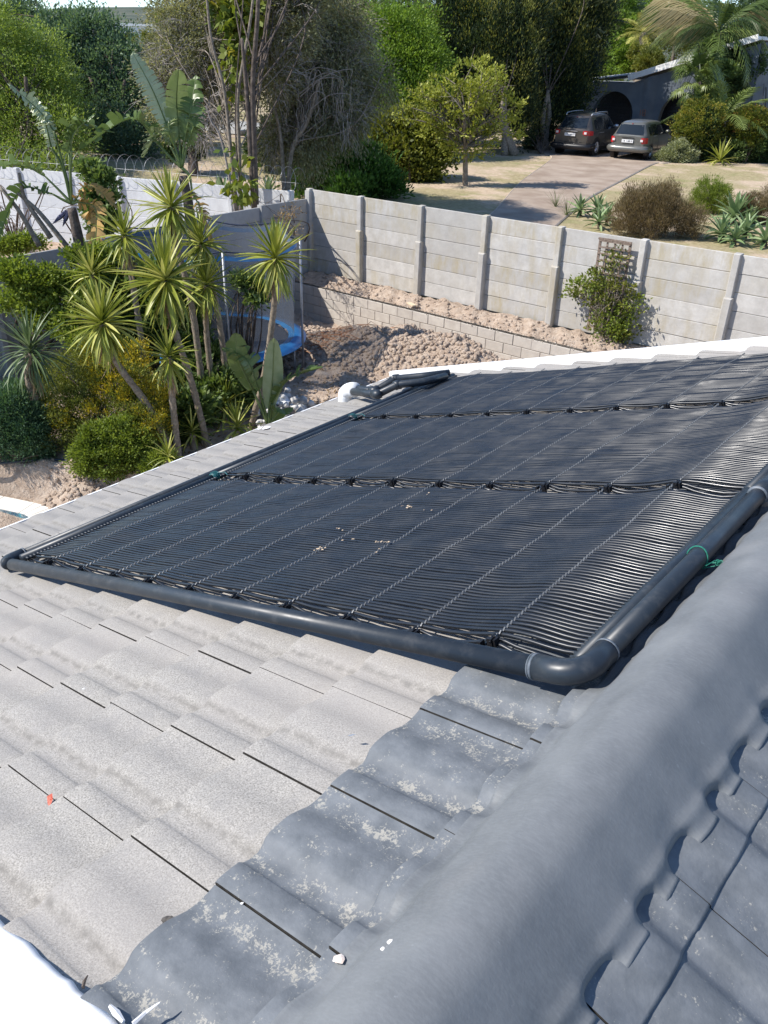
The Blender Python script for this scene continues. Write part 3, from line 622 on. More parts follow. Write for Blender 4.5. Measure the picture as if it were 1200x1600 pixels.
# ------------------------------------------------------------------ foliage tools
def quads(name, P, D, Nn, Ln, Wd, mat, parent, att=None, k=None):
    n = len(P); D = D/(np.linalg.norm(D, axis=1)[:, None]+1e-9); S_ = np.cross(D, Nn); S_ /= np.linalg.norm(S_, axis=1)[:, None]+1e-9
    Ln = np.broadcast_to(Ln, (n,))[:, None]; Wd = np.broadcast_to(Wd, (n,))[:, None]
    V_ = np.stack([P, P+D*Ln*.45+S_*Wd*.5, P+D*Ln, P+D*Ln*.45-S_*Wd*.5], 1).reshape(-1, 3)
    if att is None: att = np.random.default_rng(n).random(n)
    return mk(name, V_, np.arange(4*n).reshape(-1, 4), mat, parent, attr=np.repeat(att, 4))
def unit(r, n): v = r.normal(size=(n, 3)); return v/np.linalg.norm(v, axis=1)[:, None]
def crown(name, blobs, nc, nl, cr, Ln, Wd, mat, parent, seed=0, shell=.55, flat=.7, updir=.3, droop=0., sz=None, hang=0.):
    """leaves in clumps; blobs = (centre, radius or (rx,ry,rz))"""
    r = np.random.default_rng(seed); vol = np.array([np.prod(np.broadcast_to(b[1], 3))**.67 for b in blobs]); vol /= vol.sum(); Ps = []; Ds = []; As = []; cents = []
    for (c, R), q in zip(blobs, vol):
        R = np.broadcast_to(R, 3); m = max(1, int(nc*q)); d = unit(r, m); rad = shell+(1.05-shell)*r.random(m)**.6; rad = rad*np.where(r.random(m) < .16, 1+.38*r.random(m), 1.)
        cc = np.array(c)+d*R*rad[:, None]; cents.append(cc)
        k = np.maximum(3, (nl*(.4+1.2*r.random(m))).astype(int)); ii = np.repeat(np.arange(m), k); s = cr*(.6+.8*r.random(m))
        off = r.normal(size=(len(ii), 3))*s[ii][:, None]*np.array([1, 1, flat])*.55
        if hang: off[:, 2] -= np.abs(r.normal(size=len(ii)))*hang
        Ps.append(cc[ii]+off); dd = d[ii]*.6+off/s[ii][:, None]*.6+unit(r, len(ii))*.7+[0, 0, updir]; dd[:, 2] -= droop; Ds.append(dd)
        As.append(np.clip(.5+.25*(r.random(m)[ii]-.5)*2+.3*(r.random(len(ii))-.5)*2+.12*(off[:, 2]/s[ii]), 0, 1))
    P, D, A = np.vstack(Ps), np.vstack(Ds), np.concatenate(As); n = len(P); N_ = unit(r, n)*.9+[0, 0, .5]
    quads(name, P, D, N_, Ln*(.7+.6*r.random(n)), Wd*(.7+.6*r.random(n)), mat, parent, A)
    return np.vstack(cents)
def limbs(name, base, cents, k, r0, mat, parent, seed=0, n=5, r1=.012, trunk_to=None, sub=0, jit=.15):
    r = np.random.default_rng(seed+99); mb = MB(); pick = cents[r.choice(len(cents), min(k, len(cents)), replace=False)]
    for c in pick:
        f0 = r.random()*.5; s = np.array(base)+(np.array(trunk_to)-base)*f0 if trunk_to is not None else np.array(base)
        m = (s+c)/2+r.normal(size=3)*jit*np.linalg.norm(c-s)*.5; m[2] += .1*np.linalg.norm(c-s)
        pts = curve([s, m, c], 5); mb.tube(pts, np.linspace(r0*.55, r1, len(pts)), n, False)
        for _ in range(sub):
            i = r.integers(len(pts)//2, len(pts)); q = pts[i]+unit(r, 1)[0]*np.linalg.norm(c-s)*.22; mb.tube([pts[i], (pts[i]+q)/2+r.normal(size=3)*.05, q], [r1, r1*.8, r1*.4], 3, False)
    return mb.build(name, mat, parent, smooth=True)
def trunk(name, pts, r0, r1, mat, parent, n=9):
    P = curve(pts, 16 if mat is BARKY else 6); rr_ = np.linspace(r0, r1, len(P))*(1+(.07*np.sin(np.arange(len(P))*2.2)+.05*np.sin(np.arange(len(P))*.9) if mat is BARKY else 0)); return MB().tube(P, rr_, n).build(name, mat, parent, smooth=True)
def bl(L_, d, sz=1.0):                               # crown masses given as (px, py, radius px, extra depth)
    out = []
    for q in L_:
        x, y, r = q[:3]; dd = d+(q[3] if len(q) > 3 else 0); R = r/F*dd; out.append((W(x, y, dd), (R, R*sz, R)))
    return out
# leaf colours
LF = {}; LB = dict(golden=1.5, topiary=1.9, greygreen=3.0, darkgum=2.9, feathery=2.3, cypress=1.6, cyptip=2.2, dark=2.2, olive=1.9, bluegreen=1.8, lime=1.1, smalltree=1.2, vine=1.2, brownbush=1.2, pale=1.3, rust=1.2, yellowgreen=1.35, dead=1.1)
for nm, a in dict(
    feathery=((.060,.085,.018), (.125,.165,.035), (.20,.24,.06)), darkgum=((.020,.038,.028), (.045,.072,.045), (.10,.13,.085)),
    greygreen=((.050,.052,.032), (.10,.10,.060), (.17,.165,.10)), bright=((.05,.085,.012), (.115,.18,.025), (.19,.27,.045)),
    juniper=((.022,.050,.012), (.050,.105,.022), (.10,.18,.04)), yellowgreen=((.06,.08,.015), (.14,.155,.03), (.27,.25,.05)),
    cypress=((.010,.020,.012), (.024,.040,.020), (.055,.070,.026)), cyptip=((.05,.06,.018), (.11,.115,.03), (.19,.17,.045)),
    smalltree=((.14,.17,.03), (.30,.32,.055), (.44,.44,.10)), palm=((.035,.055,.018), (.08,.115,.03), (.15,.18,.05)),
    dark=((.015,.028,.012), (.03,.05,.02), (.06,.085,.03)), golden=((.14,.12,.012), (.34,.26,.02), (.55,.42,.03)),
    olive=((.06,.075,.018), (.12,.135,.03), (.20,.20,.05)), bluegreen=((.022,.050,.030), (.05,.095,.05), (.10,.15,.08)),
    lime=((.09,.13,.02), (.19,.25,.04), (.32,.38,.08)), vine=((.07,.11,.018), (.17,.20,.03), (.42,.33,.03)),
    brownbush=((.10,.075,.045), (.20,.15,.085), (.30,.24,.14)), topiary=((.05,.07,.012), (.12,.13,.02), (.25,.17,.04)),
    pale=((.14,.16,.08), (.26,.28,.16), (.36,.37,.24)), dead=((.16,.10,.05), (.30,.20,.10), (.42,.32,.2)), ivy=((.04,.07,.02), (.09,.13,.04), (.2,.25,.1)),
    rust=((.20,.08,.02), (.35,.16,.04), (.45,.25,.08))).items(): LF[nm] = leafmat(nm+'_leaves', *[tuple(min(.62, x*LB.get(nm, 1.6)) for x in c) for c in a])
# ------------------------------------------------------------------ trees behind
def tree(name, label, cat, base, tops, blobs, nc, nl, cr, Ln, Wd, mat, bark=BARKD, r0=.12, k=26, seed=0, group=None, sub=2, tk='trunk', **kw):
    t = thing(name, label, cat, base, group)
    cen = crown('crown', blobs, int(nc*1.25), int(nl*1.15), cr*1.1, Ln*1.35, Wd*1.75, LF[mat], t, seed, **kw)
    for tp in tops: trunk(tk, [base]+[np.array(p) for p in tp], r0, r0*.45, bark, t)
    limbs('branches', tops[0][0], cen, k, r0*.5, bark, t, seed, sub=sub, trunk_to=tops[0][-1])
    return t
def gz(p, dz=-.05): return np.array([p[0], p[1], float(zter(p[0], p[1]))+dz])
def onter(x, y, z0=-3.8):
    p = G(x, y, z0)
    for _ in range(6): p = G(x, y, float(zter(p[0], p[1])))
    return p
b = gz(W(40, 245, 27)); tree('feathery_tree', 'light yellow-green feathery tree filling the upper left corner', 'tree', b, [[V(45, 190, b), V(40, 120, b)]],
    bl([(15,290,26,-2),(50,275,20,-2),(20,110,62),(72,140,48,.5),(55,200,52),(5,190,60),(100,200,32,-.5),(-20,60,60),(60,80,36,1),(-60,150,80),(30,250,30,-1),(90,250,26,-1.5)], 27), 900, 62, .34, .075, .022, 'feathery', seed=1, hang=.25)
b = gz(W(170, 240, 31)); tree('gum_tree', 'tall dark blue-green tree behind the feathery one at the left', 'tree', b, [[V(165, 180, b), V(140, 120, b)], [V(190, 170, b), V(195, 125, b)]],
    bl([(95,78,36),(85,45,26),(118,38,20),(140,66,38),(175,110,46),(200,165,45),(150,165,48),(120,120,42),(150,30,13),(166,40,13),(175,60,22),(225,130,34),(215,210,34,-1),(165,210,38,-1),(20,20,30,3),(45,35,28,3)], 31), 1000, 52, .40, .085, .035, 'darkgum', seed=2)
b = np.array([*G(372, 340, -4.55)[:2], -4.6]); b = W(372, 322, 19.3); b[2] = -4.6
t = tree('twiggy_tree', 'grey-green twiggy tree of several pale stems rising behind the grey wall corner', 'tree', b, [[V(362, 250, b), V(350, 140, b), V(330, 60, b), V(320, -40, b)], [V(374, 240, b), V(372, 150, b), V(390, 40, b), V(400, -40, b)]],
    bl([(325,40,60),(290,90,48),(270,140,35,.5),(330,150,42,1),(400,40,55,.6),(420,110,46,.8),(440,30,60),(310,200,28,1),(350,100,50,1.4),(250,110,24),(270,30,30),(330,-40,60),(430,-50,60),(265,185,26,1)], 19.3), 1500, 44, .27, .06, .018, 'greygreen', BARK, .05, 26, seed=3, sub=4, droop=.2)
trunk('stem', [b, V(366, 270, b), V(390, 200, b)], .035, .012, TWIG, t); trunk('stem', [b+[.1, 0, 0], V(350, 235, b), V(330, 190, b), V(322, 165, b)], .03, .01, TWIG, t)
b = W(398, 318, 18.8); b[2] = -4.6
t = tree('dark_stemmed_tree', 'dark straight-stemmed tree beside the twiggy one, its foliage out of view above', 'tree', b, [[V(397, 230, b), V(395, 130, b), V(402, 30, b), V(405, -60, b)], [V(392, 240, b), V(386, 150, b), V(378, 60, b)]],
    bl([(420,-70,90),(360,-80,80),(470,-40,60)], 19.3), 900, 40, .3, .06, .02, 'greygreen', BARKD, .075, 12, seed=4, sub=2)
b = W(445, 300, 21.5); b[2] = -4.3
t = tree('weeping_tree', 'grey weeping tree with bare pale twigs hanging at its right side', 'tree', b, [[V(455, 240, b), V(480, 190, b), V(500, 120, b)], [V(440, 230, b), V(430, 170, b)]],
    bl([(490,60,58),(545,50,40,.5),(470,120,52),(530,120,52),(500,170,50),(455,185,30),(548,170,26),(430,215,26),(480,228,26),(440,60,50,1),(520,20,40),(590,120,25,.3)], 21.5), 1150, 44, .28, .065, .020, 'greygreen', BARK, .07, 34, seed=5, sub=5, droop=.7, hang=.35)
mb = MB(); g = np.random.default_rng(9)
for i in range(46):                                   # bare hanging twigs
    s = V(g.uniform(470, 575), g.uniform(95, 200), b)+[0, -1.1*0-.6, 0]; P = [s]; 
    for k in range(6): P.append(P[-1]+np.array([g.normal(0, .03), g.normal(0, .03), -.10+g.normal(0, .02)]))
    mb.tube(P, np.linspace(.007, .003, 7), 3, False)
for i in range(9):
    s = V(g.uniform(480, 520), g.uniform(120, 170), b)-[0, .6, 0]; e = V(g.uniform(520, 585), g.uniform(98, 150), b)-[0, .7, 0]
    mb.tube(curve([s, (s+e)/2+[0, 0, .15], e, e-[.0, 0, .2]], 5), np.linspace(.011, .005, 16), 4, False)
mb.build('bare_twigs', TWIG, t)
def twig_haze(t, blobs, n, seed):
    g = np.random.default_rng(seed); mb = MB()
    for i in range(n):
        c, R = blobs[g.integers(len(blobs))]; d = unit(g, 1)[0]; p = np.array(c)+d*np.array(R)*(.5+.6*g.random()); q = d*.7+unit(g, 1)[0]*.6; l = g.uniform(.2, .55)
        m1 = p+q*l*.5; e = p+q*l+[0, 0, -.25*l]; mb.tube([p, m1, e], [.006, .004, .002], 3, False)
        for k in range(2): mb.tube([m1, m1+(q*.6+unit(g, 1)[0]*.5)*l*.5], [.003, .002], 3, False)
    mb.build('fine_twigs', TWIG, t)
twig_haze(t, bl([(490,60,58),(545,50,40,.5),(470,120,52),(530,120,52),(500,170,50),(455,180,36),(545,175,35),(430,215,30)], 21.3), 1500, 1)
twig_haze(bpy.data.objects['twiggy_tree'], bl([(325,40,60),(290,90,48),(270,140,35),(330,150,42),(400,40,55),(420,110,46),(440,30,60),(310,200,28),(250,110,24)], 19.1), 1700, 2)
# climbing vine with large leaves
b = W(385, 315, 18.9); b[2] = -4.6; t = thing('climbing_vine', 'large-leaved green and yellow vine climbing the stems above the grey wall', 'vine', b)
crown('leaves', bl([(360,10,26),(385,10,28),(355,30,20),(375,45,22),(372,75,16),(362,95,14),(368,120,12),(358,150,8),(392,30,18)], 18.3)+bl([(395,250,7),(372,275,10),(365,235,6)], 18.4)+bl([(375,300,12),(360,290,10),(385,285,9)], 18.2), 190, 6, .16, .20, .15, LF['vine'], t, seed=6, shell=.2, updir=-.3, droop=.4)
trunk('stem', [b, V(372, 260, b), V(368, 180, b), V(372, 100, b), V(380, 0, b)], .02, .012, BARKD, t)
b = gz(W(610, 230, 34)); tree('bright_tree', 'bright green rounded tree between the grey weeping tree and the dark conifers', 'tree', b, [[V(600, 190, b), V(590, 140, b)]],
    bl([(560,70,38),(600,55,36),(640,70,40),(655,110,42),(610,115,48),(570,120,40,-1),(640,160,42),(600,165,36,-1),(660,40,22,1),(670,150,34),(540,110,24)], 34), 1150, 60, .36, .085, .035, 'bright', seed=7)
b = onter(520, 292); tree('juniper', 'spreading juniper of bright feathery sprays just behind the wall corner', 'shrub', b, [[V(530, 270, b)]],
    bl([(500,270,28),(530,262,34),(560,275,34),(590,285,26),(480,285,22),(545,300,26,-.6),(520,240,24,.5),(575,255,24,.4),(470,260,18,.4),(610,292,16)], 25), 520, 46, .26, .11, .03, 'juniper', r0=.05, k=10, seed=8, updir=.9, flat=.45)
b = onter(640, 285); tree('hedge_shrub', 'yellow-green shrub bank between the juniper and the small tree', 'shrub', b, [[V(640, 250, b)]],
    bl([(600,215,28),(630,205,28),(655,220,30),(675,235,24),(625,245,34),(655,260,30),(605,250,24),(585,225,20)], 29), 620, 46, .28, .10, .045, 'yellowgreen', r0=.06, k=10, seed=9)
# pinkish house glimpsed through the leaves
pb = thing('pale_house', 'pale pink house glimpsed through the foliage in the upper middle', 'house', gz(W(590, 200, 42)))
MB().box(W(590, 185, 42), (2.2, 2., 1.2)).build('wall', plain('pink_render', (.55,.43,.38), (.62,.5,.45), 2), pb); MB().box(W(590, 185, 42)+[0, 0, 1.3], (2.4, 2.2, .12)).build('roof', CONCD, pb)
pb = thing('pale_house', 'low pale building seen between trunks behind the white wall', 'house', gz(W(350, 185, 44)))
MB().box(W(350, 185, 44)-[0, 0, .9], (3.5, 2., .5)).build('wall', bpy.data.materials['pink_render'], pb); MB().box(W(350, 185, 44)-[0, 0, .35], (3.7, 2.2, .08)).build('roof', CONCD, pb)
# conifers
def conifer(label, base, cols, d, seed, nc=1500):
    t = thing('cypress', label, 'conifer', base, 'dark conifers beside the driveway'); r = np.random.default_rng(seed)
    blobs = bl(cols, d)
    cen = crown('crown', blobs, int(nc*.62), 120, .55, .17, .05, LF['cypress'], t, seed, updir=.9, flat=1.2, shell=.45)
    crown('young_sprays', [(c, np.array(R)*1.08) for c, R in blobs], int(nc*.30), 60, .34, .14, .04, LF['cyptip'], t, seed+1, updir=1.3, flat=1.6, shell=.95)
    top = V(cols[0][0], 0, base)
    for k in range(3): q = base+np.array([r.normal(0, .22), r.normal(0, .22), 0]); trunk('trunk', [q, base+(top-base)*.2+r.normal(size=3)*.12, base+(top-base)*.42], .17, .07, BARK, t)
    limbs('branches', base+(top-base)*.4, cen, 10, .05, BARKD, t, seed, sub=1)
    return t
b = onter(797, 243); conifer('broad dark conifer with yellow-tipped sprays, left of the pair by the driveway', b, [(775,60,58),(740,20,48),(720,55,32),(745,95,48),(790,110,50),(760,140,40),(800,160,32),(700,95,24),(710,20,30),(795,20,50),(730,130,30),(820,190,20,.8),(690,60,18)], 37, 21)
b = onter(850, 236); conifer('dark conifer rising behind the parked silver-roofed car', b, [(865,60,58),(880,15,55),(850,110,50),(895,100,40),(865,150,36),(910,50,40),(840,30,45),(895,145,24),(850,180,24,-.5),(920,15,30)], 40, 23)
# small yellow-green tree with its trunk and spreading crown
b = onter(727, 290); t = thing('young_tree', 'small yellow-green tree with a grey trunk standing alone on the dry lawn', 'tree', b)
bb = [(V(x, y, b), (R/F*28.5,)*3) for x, y, R in ((700,135,24),(735,125,28),(765,140,26),(785,165,20),(670,150,20),(690,175,28),(730,165,30),(765,185,26),(715,205,24),(755,215,20),(680,205,18),(785,205,14),(705,235,12),(660,175,13),(750,240,9),(735,235,10))]
bb = [(c+np.array([0, g.normal(0, .35), 0]), R) for c, R in bb]
cen = crown('crown', bb, 430, 18, .15, .12, .055, LF['smalltree'], t, 31, shell=.45)
tp = V(727, 222, b); trunk('trunk', [b-[0, 0, .1], V(727, 255, b), tp], .10, .07, BARK, t)
limbs('branches', tp-[0, 0, .15], cen, 70, .085, BARK, t, 31, r1=.010, sub=3)
# more trees in the distance
def far_tree(label, x, y, R, d, mat, seed, kind='distant_tree', n=1):
    b = gz(W(x, y+R, d)); t = thing(kind, label, 'tree', b, 'trees far behind the gardens'); g = np.random.default_rng(seed); q = R/F*d
    c0 = W(x, y, d); bs = [(c0+g.normal(size=3)*q*[.55, .55, .3], q*g.uniform(.4, .65)) for _ in range(7)]
    cen = crown('crown', bs, int(300*n), 46, q*.17, q*.05+.07, q*.03+.035, LF[mat], t, seed); trunk('trunk', [b, (b+c0)/2, c0], .2, .1, BARKD, t, 6); return t
FT = [(10, 55, 38, 60, 'darkgum', 'dark tree at the far left edge below the sky'), (235, 75, 26, 62, 'yellowgreen', 'yellow-green tree below the long white house'), (262, 30, 16, 75, 'bright', 'small bright tree at the right end of the white house'),
      (215, 80, 20, 50, 'olive', 'olive-coloured tree between the dark tree and the twiggy one'), (580, 30, 24, 62, 'greygreen', 'greyish tree below the patch of sky in the middle'), (625, 45, 26, 66, 'olive', 'olive tree behind the drooping palm'), (545, 10, 26, 58, 'greygreen', 'grey tree touching the sky left of the middle patch'),
      (668, 25, 20, 70, 'olive', 'olive tree just left of the dark conifers'), (965, 40, 42, 60, 'bright', 'green tree behind the garage left of the small palm'), (975, 90, 34, 54, 'bright', 'rounded green bush just above the garage roof'), (940, 110, 26, 52, 'bright', 'green bush at the left end of the garage roof'),
      (940, 20, 34, 75, 'greygreen', 'hazy grey tree at the top right of the conifers'), (1005, 12, 26, 85, 'darkgum', 'thin gum tree against the sky at the upper right'), (1055, 60, 34, 60, 'olive', 'olive tree behind the drooping dry fronds'), (1100, 25, 40, 64, 'olive', 'tall olive tree behind the palm cluster'),
      (1160, 40, 44, 58, 'dark', 'dark tree behind the palm cluster at the right'), (1195, 100, 36, 52, 'olive', 'olive tree at the right edge level with the garage roof'), (985, -10, 34, 70, 'darkgum', 'gum tree at the very top right of the conifers'), (1210, -10, 60, 70, 'dark', 'dark tree in the top right corner'), (1015, 90, 22, 50, 'yellowgreen', 'yellow-green bush above the sloping garage roof'),
      (130, 40, 18, 95, 'dark', 'small dark tree left of the long white house'), (480, 20, 40, 48, 'greygreen', 'grey-green tree at the top left of the middle'), (430, 60, 60, 40, 'olive', 'olive tree mass behind the twiggy tree'), (330, 120, 46, 38, 'greygreen', 'grey tree seen between the pale stems'), (500, 150, 60, 36, 'olive', 'olive tree behind the weeping tree'), (260, 170, 34, 34, 'dark', 'dark shrub-like tree behind the giant bird of paradise'), (300, 215, 30, 28, 'dark', 'low dark tree in shade behind the razor wire'), (720, 180, 40, 40, 'dark', 'dark tree in shade behind the young lawn tree'), (420, 215, 34, 30, 'dark', 'low dark tree between the stems and the weeping tree'), (640, 180, 34, 38, 'dark', 'dark tree behind the bright green one')]
for i, (x, y, R, d, m, lab) in enumerate(FT): far_tree(lab, x, y, R, d, m, 100+i, n=1.5 if R > 40 else 1)
g = np.random.default_rng(77)                           # a wood that reads as one mass far off
bs = []
for a in np.arange(60, 175, .9):
    R = g.uniform(120, 420); x, y = R*math.cos(math.radians(a)), R*math.sin(math.radians(a)); z = max(float(zter(x, y)) if abs(x) < 78 and y < 108 else -9, float(zfar(x, y)))
    bs.append((np.array([x, y, z+2.5]), np.array([6, 6, 3.2])*g.uniform(.6, 1.0)))
o = mk('dummy', [(0, 0, 0)], [], None); bpy.data.objects.remove(o)
crown('distant_woodland', bs, 1500, 26, 1.6, .9, .5, LF['darkgum'], None, 78); props(bpy.data.objects['distant_woodland'], label='belt of dark trees on the low hills at the horizon', cat='woodland', kind='stuff')
# white house far off
h0 = W(190, 52, 92); t = thing('white_house', 'long white flat-roofed house far away below the hill at the upper left', 'house', gz(h0))
hx = np.array([M[0,0], M[1,0], 0]); hx /= np.linalg.norm(hx); hy = np.cross([0, 0, 1], hx); ax = np.array([hx, hy, [0, 0, 1]])
c = W(222, 50, 92); MB().box(c-[0, 0, 1.5], (2.2, 3, 2.0), ax).build('wall', WHITE, t); MB().box(c+[0, 0, .6], (2.35, 3.2, .12), ax).build('roof', WHITE, t)
c = W(160, 48, 92); MB().box(c-[0, 0, 1.6], (3.0, 3, 1.9), ax).build('wall', plain('tan_render', (.5,.42,.36)), t); MB().box(c+[0, 0, .4], (3.1, 3.2, .12), ax).build('roof', WHITE, t)
for k in range(4): MB().box(c+hx*(-1.9+1.2*k)-hy*3.03-[0, 0, .7], (.3, .03, .3), ax).build('window', plain('dark_pane', (.03,.035,.04)) if k == 0 else bpy.data.materials['dark_pane'], t)
MB().box(W(234, 50, 92)-hy*3.03-[0, 0, .5], (.1, .03, .25), ax).build('window', bpy.data.materials['dark_pane'], t)
# ------------------------------------------------------------------ single large leaves
def leafmat_o(name, ca, cb, cc=None, trans=.25, rough=.42, spec=.45):
    m, t, b = nodes(name, rough, spec); oi = t.nodes.new('ShaderNodeObjectInfo').outputs['Random']
    f = math_n(t, 'ADD', math_n(t, 'MULTIPLY', oi, .6), math_n(t, 'MULTIPLY', noise_n(t, pos(t), 9, 3), .4))
    c = ramp(t, f, [(.2, ca), (.55, cb)]+([(.85, cc)] if cc else [])); L(t, c, b.inputs['Base Color'])
    tr = t.nodes.new('ShaderNodeBsdfTranslucent'); L(t, c, tr.inputs[0]); mx = t.nodes.new('ShaderNodeMixShader'); mx.inputs[0].default_value = trans
    L(t, b.outputs[0], mx.inputs[1]); L(t, tr.outputs[0], mx.inputs[2]); L(t, mx.outputs[0], t.nodes['Material Output'].inputs[0]); return m
YUC = leafmat_o('yucca_green', (.15,.19,.022), (.32,.35,.05), (.56,.54,.17)); YUD = leafmat_o('yucca_dead', (.20,.12,.06), (.36,.24,.13), (.48,.38,.24), .1, .8)
DRA = leafmat_o('dracaena_green', (.055,.095,.035), (.12,.175,.065), (.28,.34,.19)); AGV = leafmat_o('agave_green', (.13,.20,.08), (.24,.34,.15), (.38,.46,.24))
STR = leafmat_o('strelitzia_green', (.075,.125,.030), (.145,.205,.055), (.26,.32,.12), .3, .35); STP = leafmat_o('strelitzia_pale', (.15,.20,.08), (.25,.31,.14), (.40,.45,.28), .15, .3)
STD = leafmat_o('strelitzia_dry', (.20,.11,.03), (.40,.24,.07), (.5,.33,.12), .15, .7); FRD = leafmat_o('frond_green', (.05,.085,.02), (.11,.16,.035), (.22,.27,.07)); FRB = leafmat_o('frond_dry', (.15,.13,.05), (.28,.22,.09), (.40,.33,.17), .2, .8)
def blade(name, mat, wd, droop, n=5, fold=.3):
    v = []; f = []
    for i in range(n+1):
        s = i/n; a = droop*s; x = math.sin(a)/droop if droop > .02 else s; z = -(1-math.cos(a))/droop if droop > .02 else 0
        ww = wd*(.55+.45*math.sin(min(1, s*1.9)*math.pi/2))*(1-s**3.2)+.001
        v += [(x, -ww/2, z+ww*fold), (x, 0, z), (x, ww/2, z+ww*fold)]
    for i in range(n):
        for k in range(2): a = i*3+k; f.append((a, a+1, a+4, a+3))
    me = bpy.data.meshes.new(name); me.from_pydata(v, [], f); me.materials.append(mat); me.polygons.foreach_set('use_smooth', [True]*len(me.polygons)); return me
YB = [blade('leaf', YUC, .084, d) for d in (.08, .4, 1.05)]; YBD = [blade('dead_leaf', YUD, .055, d, fold=.1) for d in (.3, .9)]
DB = [blade('leaf', DRA, .048, d) for d in (.3, .9, 1.5)]; AB = [blade('leaf', AGV, .22, d, fold=.25) for d in (.15, .4)]; ABS = [blade('leaf', AGV, .21, d) for d in (.3, .7)]
def aim(P, d, s, roll=0.):
    d = np.array(d)/np.linalg.norm(d); z = np.array([0, 0, 1.])-d*d[2]
    if np.linalg.norm(z) < .05: z = np.array([1., 0, 0])-d*d[0]
    z /= np.linalg.norm(z); y = np.cross(z, d); c, s2 = math.cos(roll), math.sin(roll); y, z = y*c+z*s2, z*c-y*s2
    return frame(P, d*s, y*s, z*s)
def rosette(t, c, R, n, axis, r, blades, dead=0, dblades=None, lo=-50, hi=88, stem=.12):
    axis = np.array(axis)/np.linalg.norm(axis)
    for i in range(n):
        q = i/(n-1); el = math.radians(hi+(lo-hi)*q**.85+r.normal(0, 5)); az = i*2.39996+r.normal(0, .12)
        d = np.array([math.cos(el)*math.cos(az), math.cos(el)*math.sin(az), math.sin(el)])
        if abs(axis[2]) < .999: d = d+axis*.25-np.array([0, 0, .25])
        P = c-axis*stem*q; k = min(len(blades)-1, int(q*len(blades)*.99+r.normal(0, .3))) if el > -.9 else 0
        put('leaf', blades[max(0, k)], t, aim(P, d, R*(.78+.3*r.random())*(.85+.15*math.sin(q*3.1)), r.normal(0, .25)))
    for i in range(dead):
        az = r.uniform(0, 6.28); el = math.radians(r.uniform(-86, -60)); d = [math.cos(el)*math.cos(az), math.cos(el)*math.sin(az), math.sin(el)]
        put('dead_leaf', dblades[r.integers(len(dblades))], t, aim(c-axis*(stem+.05+.12*r.random()), d, R*(.5+.35*r.random()), r.normal(0, .5)))
ZP = -4.97
YL = [((325,700), (257,432), .78, 78, [(300,600),(268,500)], 'yucca with the largest head, at the centre of the clump', 10),
      ((275,720), (158,500), .70, 70, [(235,640),(178,560)], 'leftmost long-trunked yucca, its trunk slanting down right to the gutter', 12),
      ((322,655), (266,318), .62, 66, [(300,480),(275,380)], 'topmost yucca of the clump, its head before the white wall', 4),
      ((336,650), (322,440), .58, 54, [(330,590),(322,510)], 'yucca with a pale straight trunk just right of the largest head', 4),
      ((352,640), (314,376), .58, 54, [(350,560),(335,460)], 'yucca below and right of the topmost head', 4),
      ((392,668), (430,398), .66, 72, [(412,590),(428,480)], 'yucca standing apart at the right in front of the trampoline', 8),
      ((280,722), (262,552), .50, 48, [(272,650),(266,590)], 'short-headed yucca under the largest head with drooping leaves', 12),
      ((232,640), (193,363), .56, 46, [(222,540),(205,430)], 'yucca with a skirt of dead brown leaves, left of the topmost head', 26),
      ((215,640), (142,424), .60, 46, [(190,560),(160,480)], 'small yucca head at the upper left of the clump above the leftmost one', 6)]
r = np.random.default_rng(5)
for bp, hp, R, n, mids, lab, dead in YL:
    b = G(*bp, ZP); dz = dict(a=0)
    h = V(*hp, b); t = thing('yucca', lab, 'yucca', b, 'yuccas beside the roof')
    P = [b-[0, 0, .15], b]+[V(*m, b) for m in mids]+[h-[0, 0, .05]]
    trunk('trunk', P, .052, .040, BARKY, t, 10)
    rosette(t, h, R*.95, int(n*1.6), h-np.array(P[-2]), r, YB, dead+8, YBD, lo=-66)
for bp, R, n, lab in (((352,628), .50, 50, 'low yucca rosette among the trunks right of the pale trunk'), ((370,662), .48, 46, 'low yucca rosette at the gutter between the pale trunk and the broken leaves'), ((330,600), .40, 34, 'small yucca rosette behind the trunks at mid height'),
                      ((262,708), .36, 30, 'small bright yucca rosette at the foot of the leaning trunks'), ((392,690), .34, 28, 'low yucca rosette by the foot of the right-hand trunk'), ((300,668), .36, 28, 'low yucca rosette between the two slanting trunks')):
    b = G(*bp, ZP+.35); t = thing('yucca', lab, 'yucca', b-[0, 0, .4], 'yuccas beside the roof'); trunk('trunk', [b-[0, 0, .45], b-[0, 0, .1]], .05, .04, BARKY, t); rosette(t, b, R, n, (0, 0, 1), r, YB, 3, YBD, lo=-30)
b = G(72, 700, ZP); h = V(46, 540, b); t = thing('dracaena', 'dark green dracaena with arching strap leaves on a bare trunk at the left', 'dracaena', b)
trunk('trunk', [b-[0, 0, .1], V(60, 650, b), V(46, 590, b), h-[0, 0, .1]], .075, .06, BARKY, t); rosette(t, h, .66, 120, (0, 0, 1), r, DB, 6, YBD, lo=-55, stem=.2)
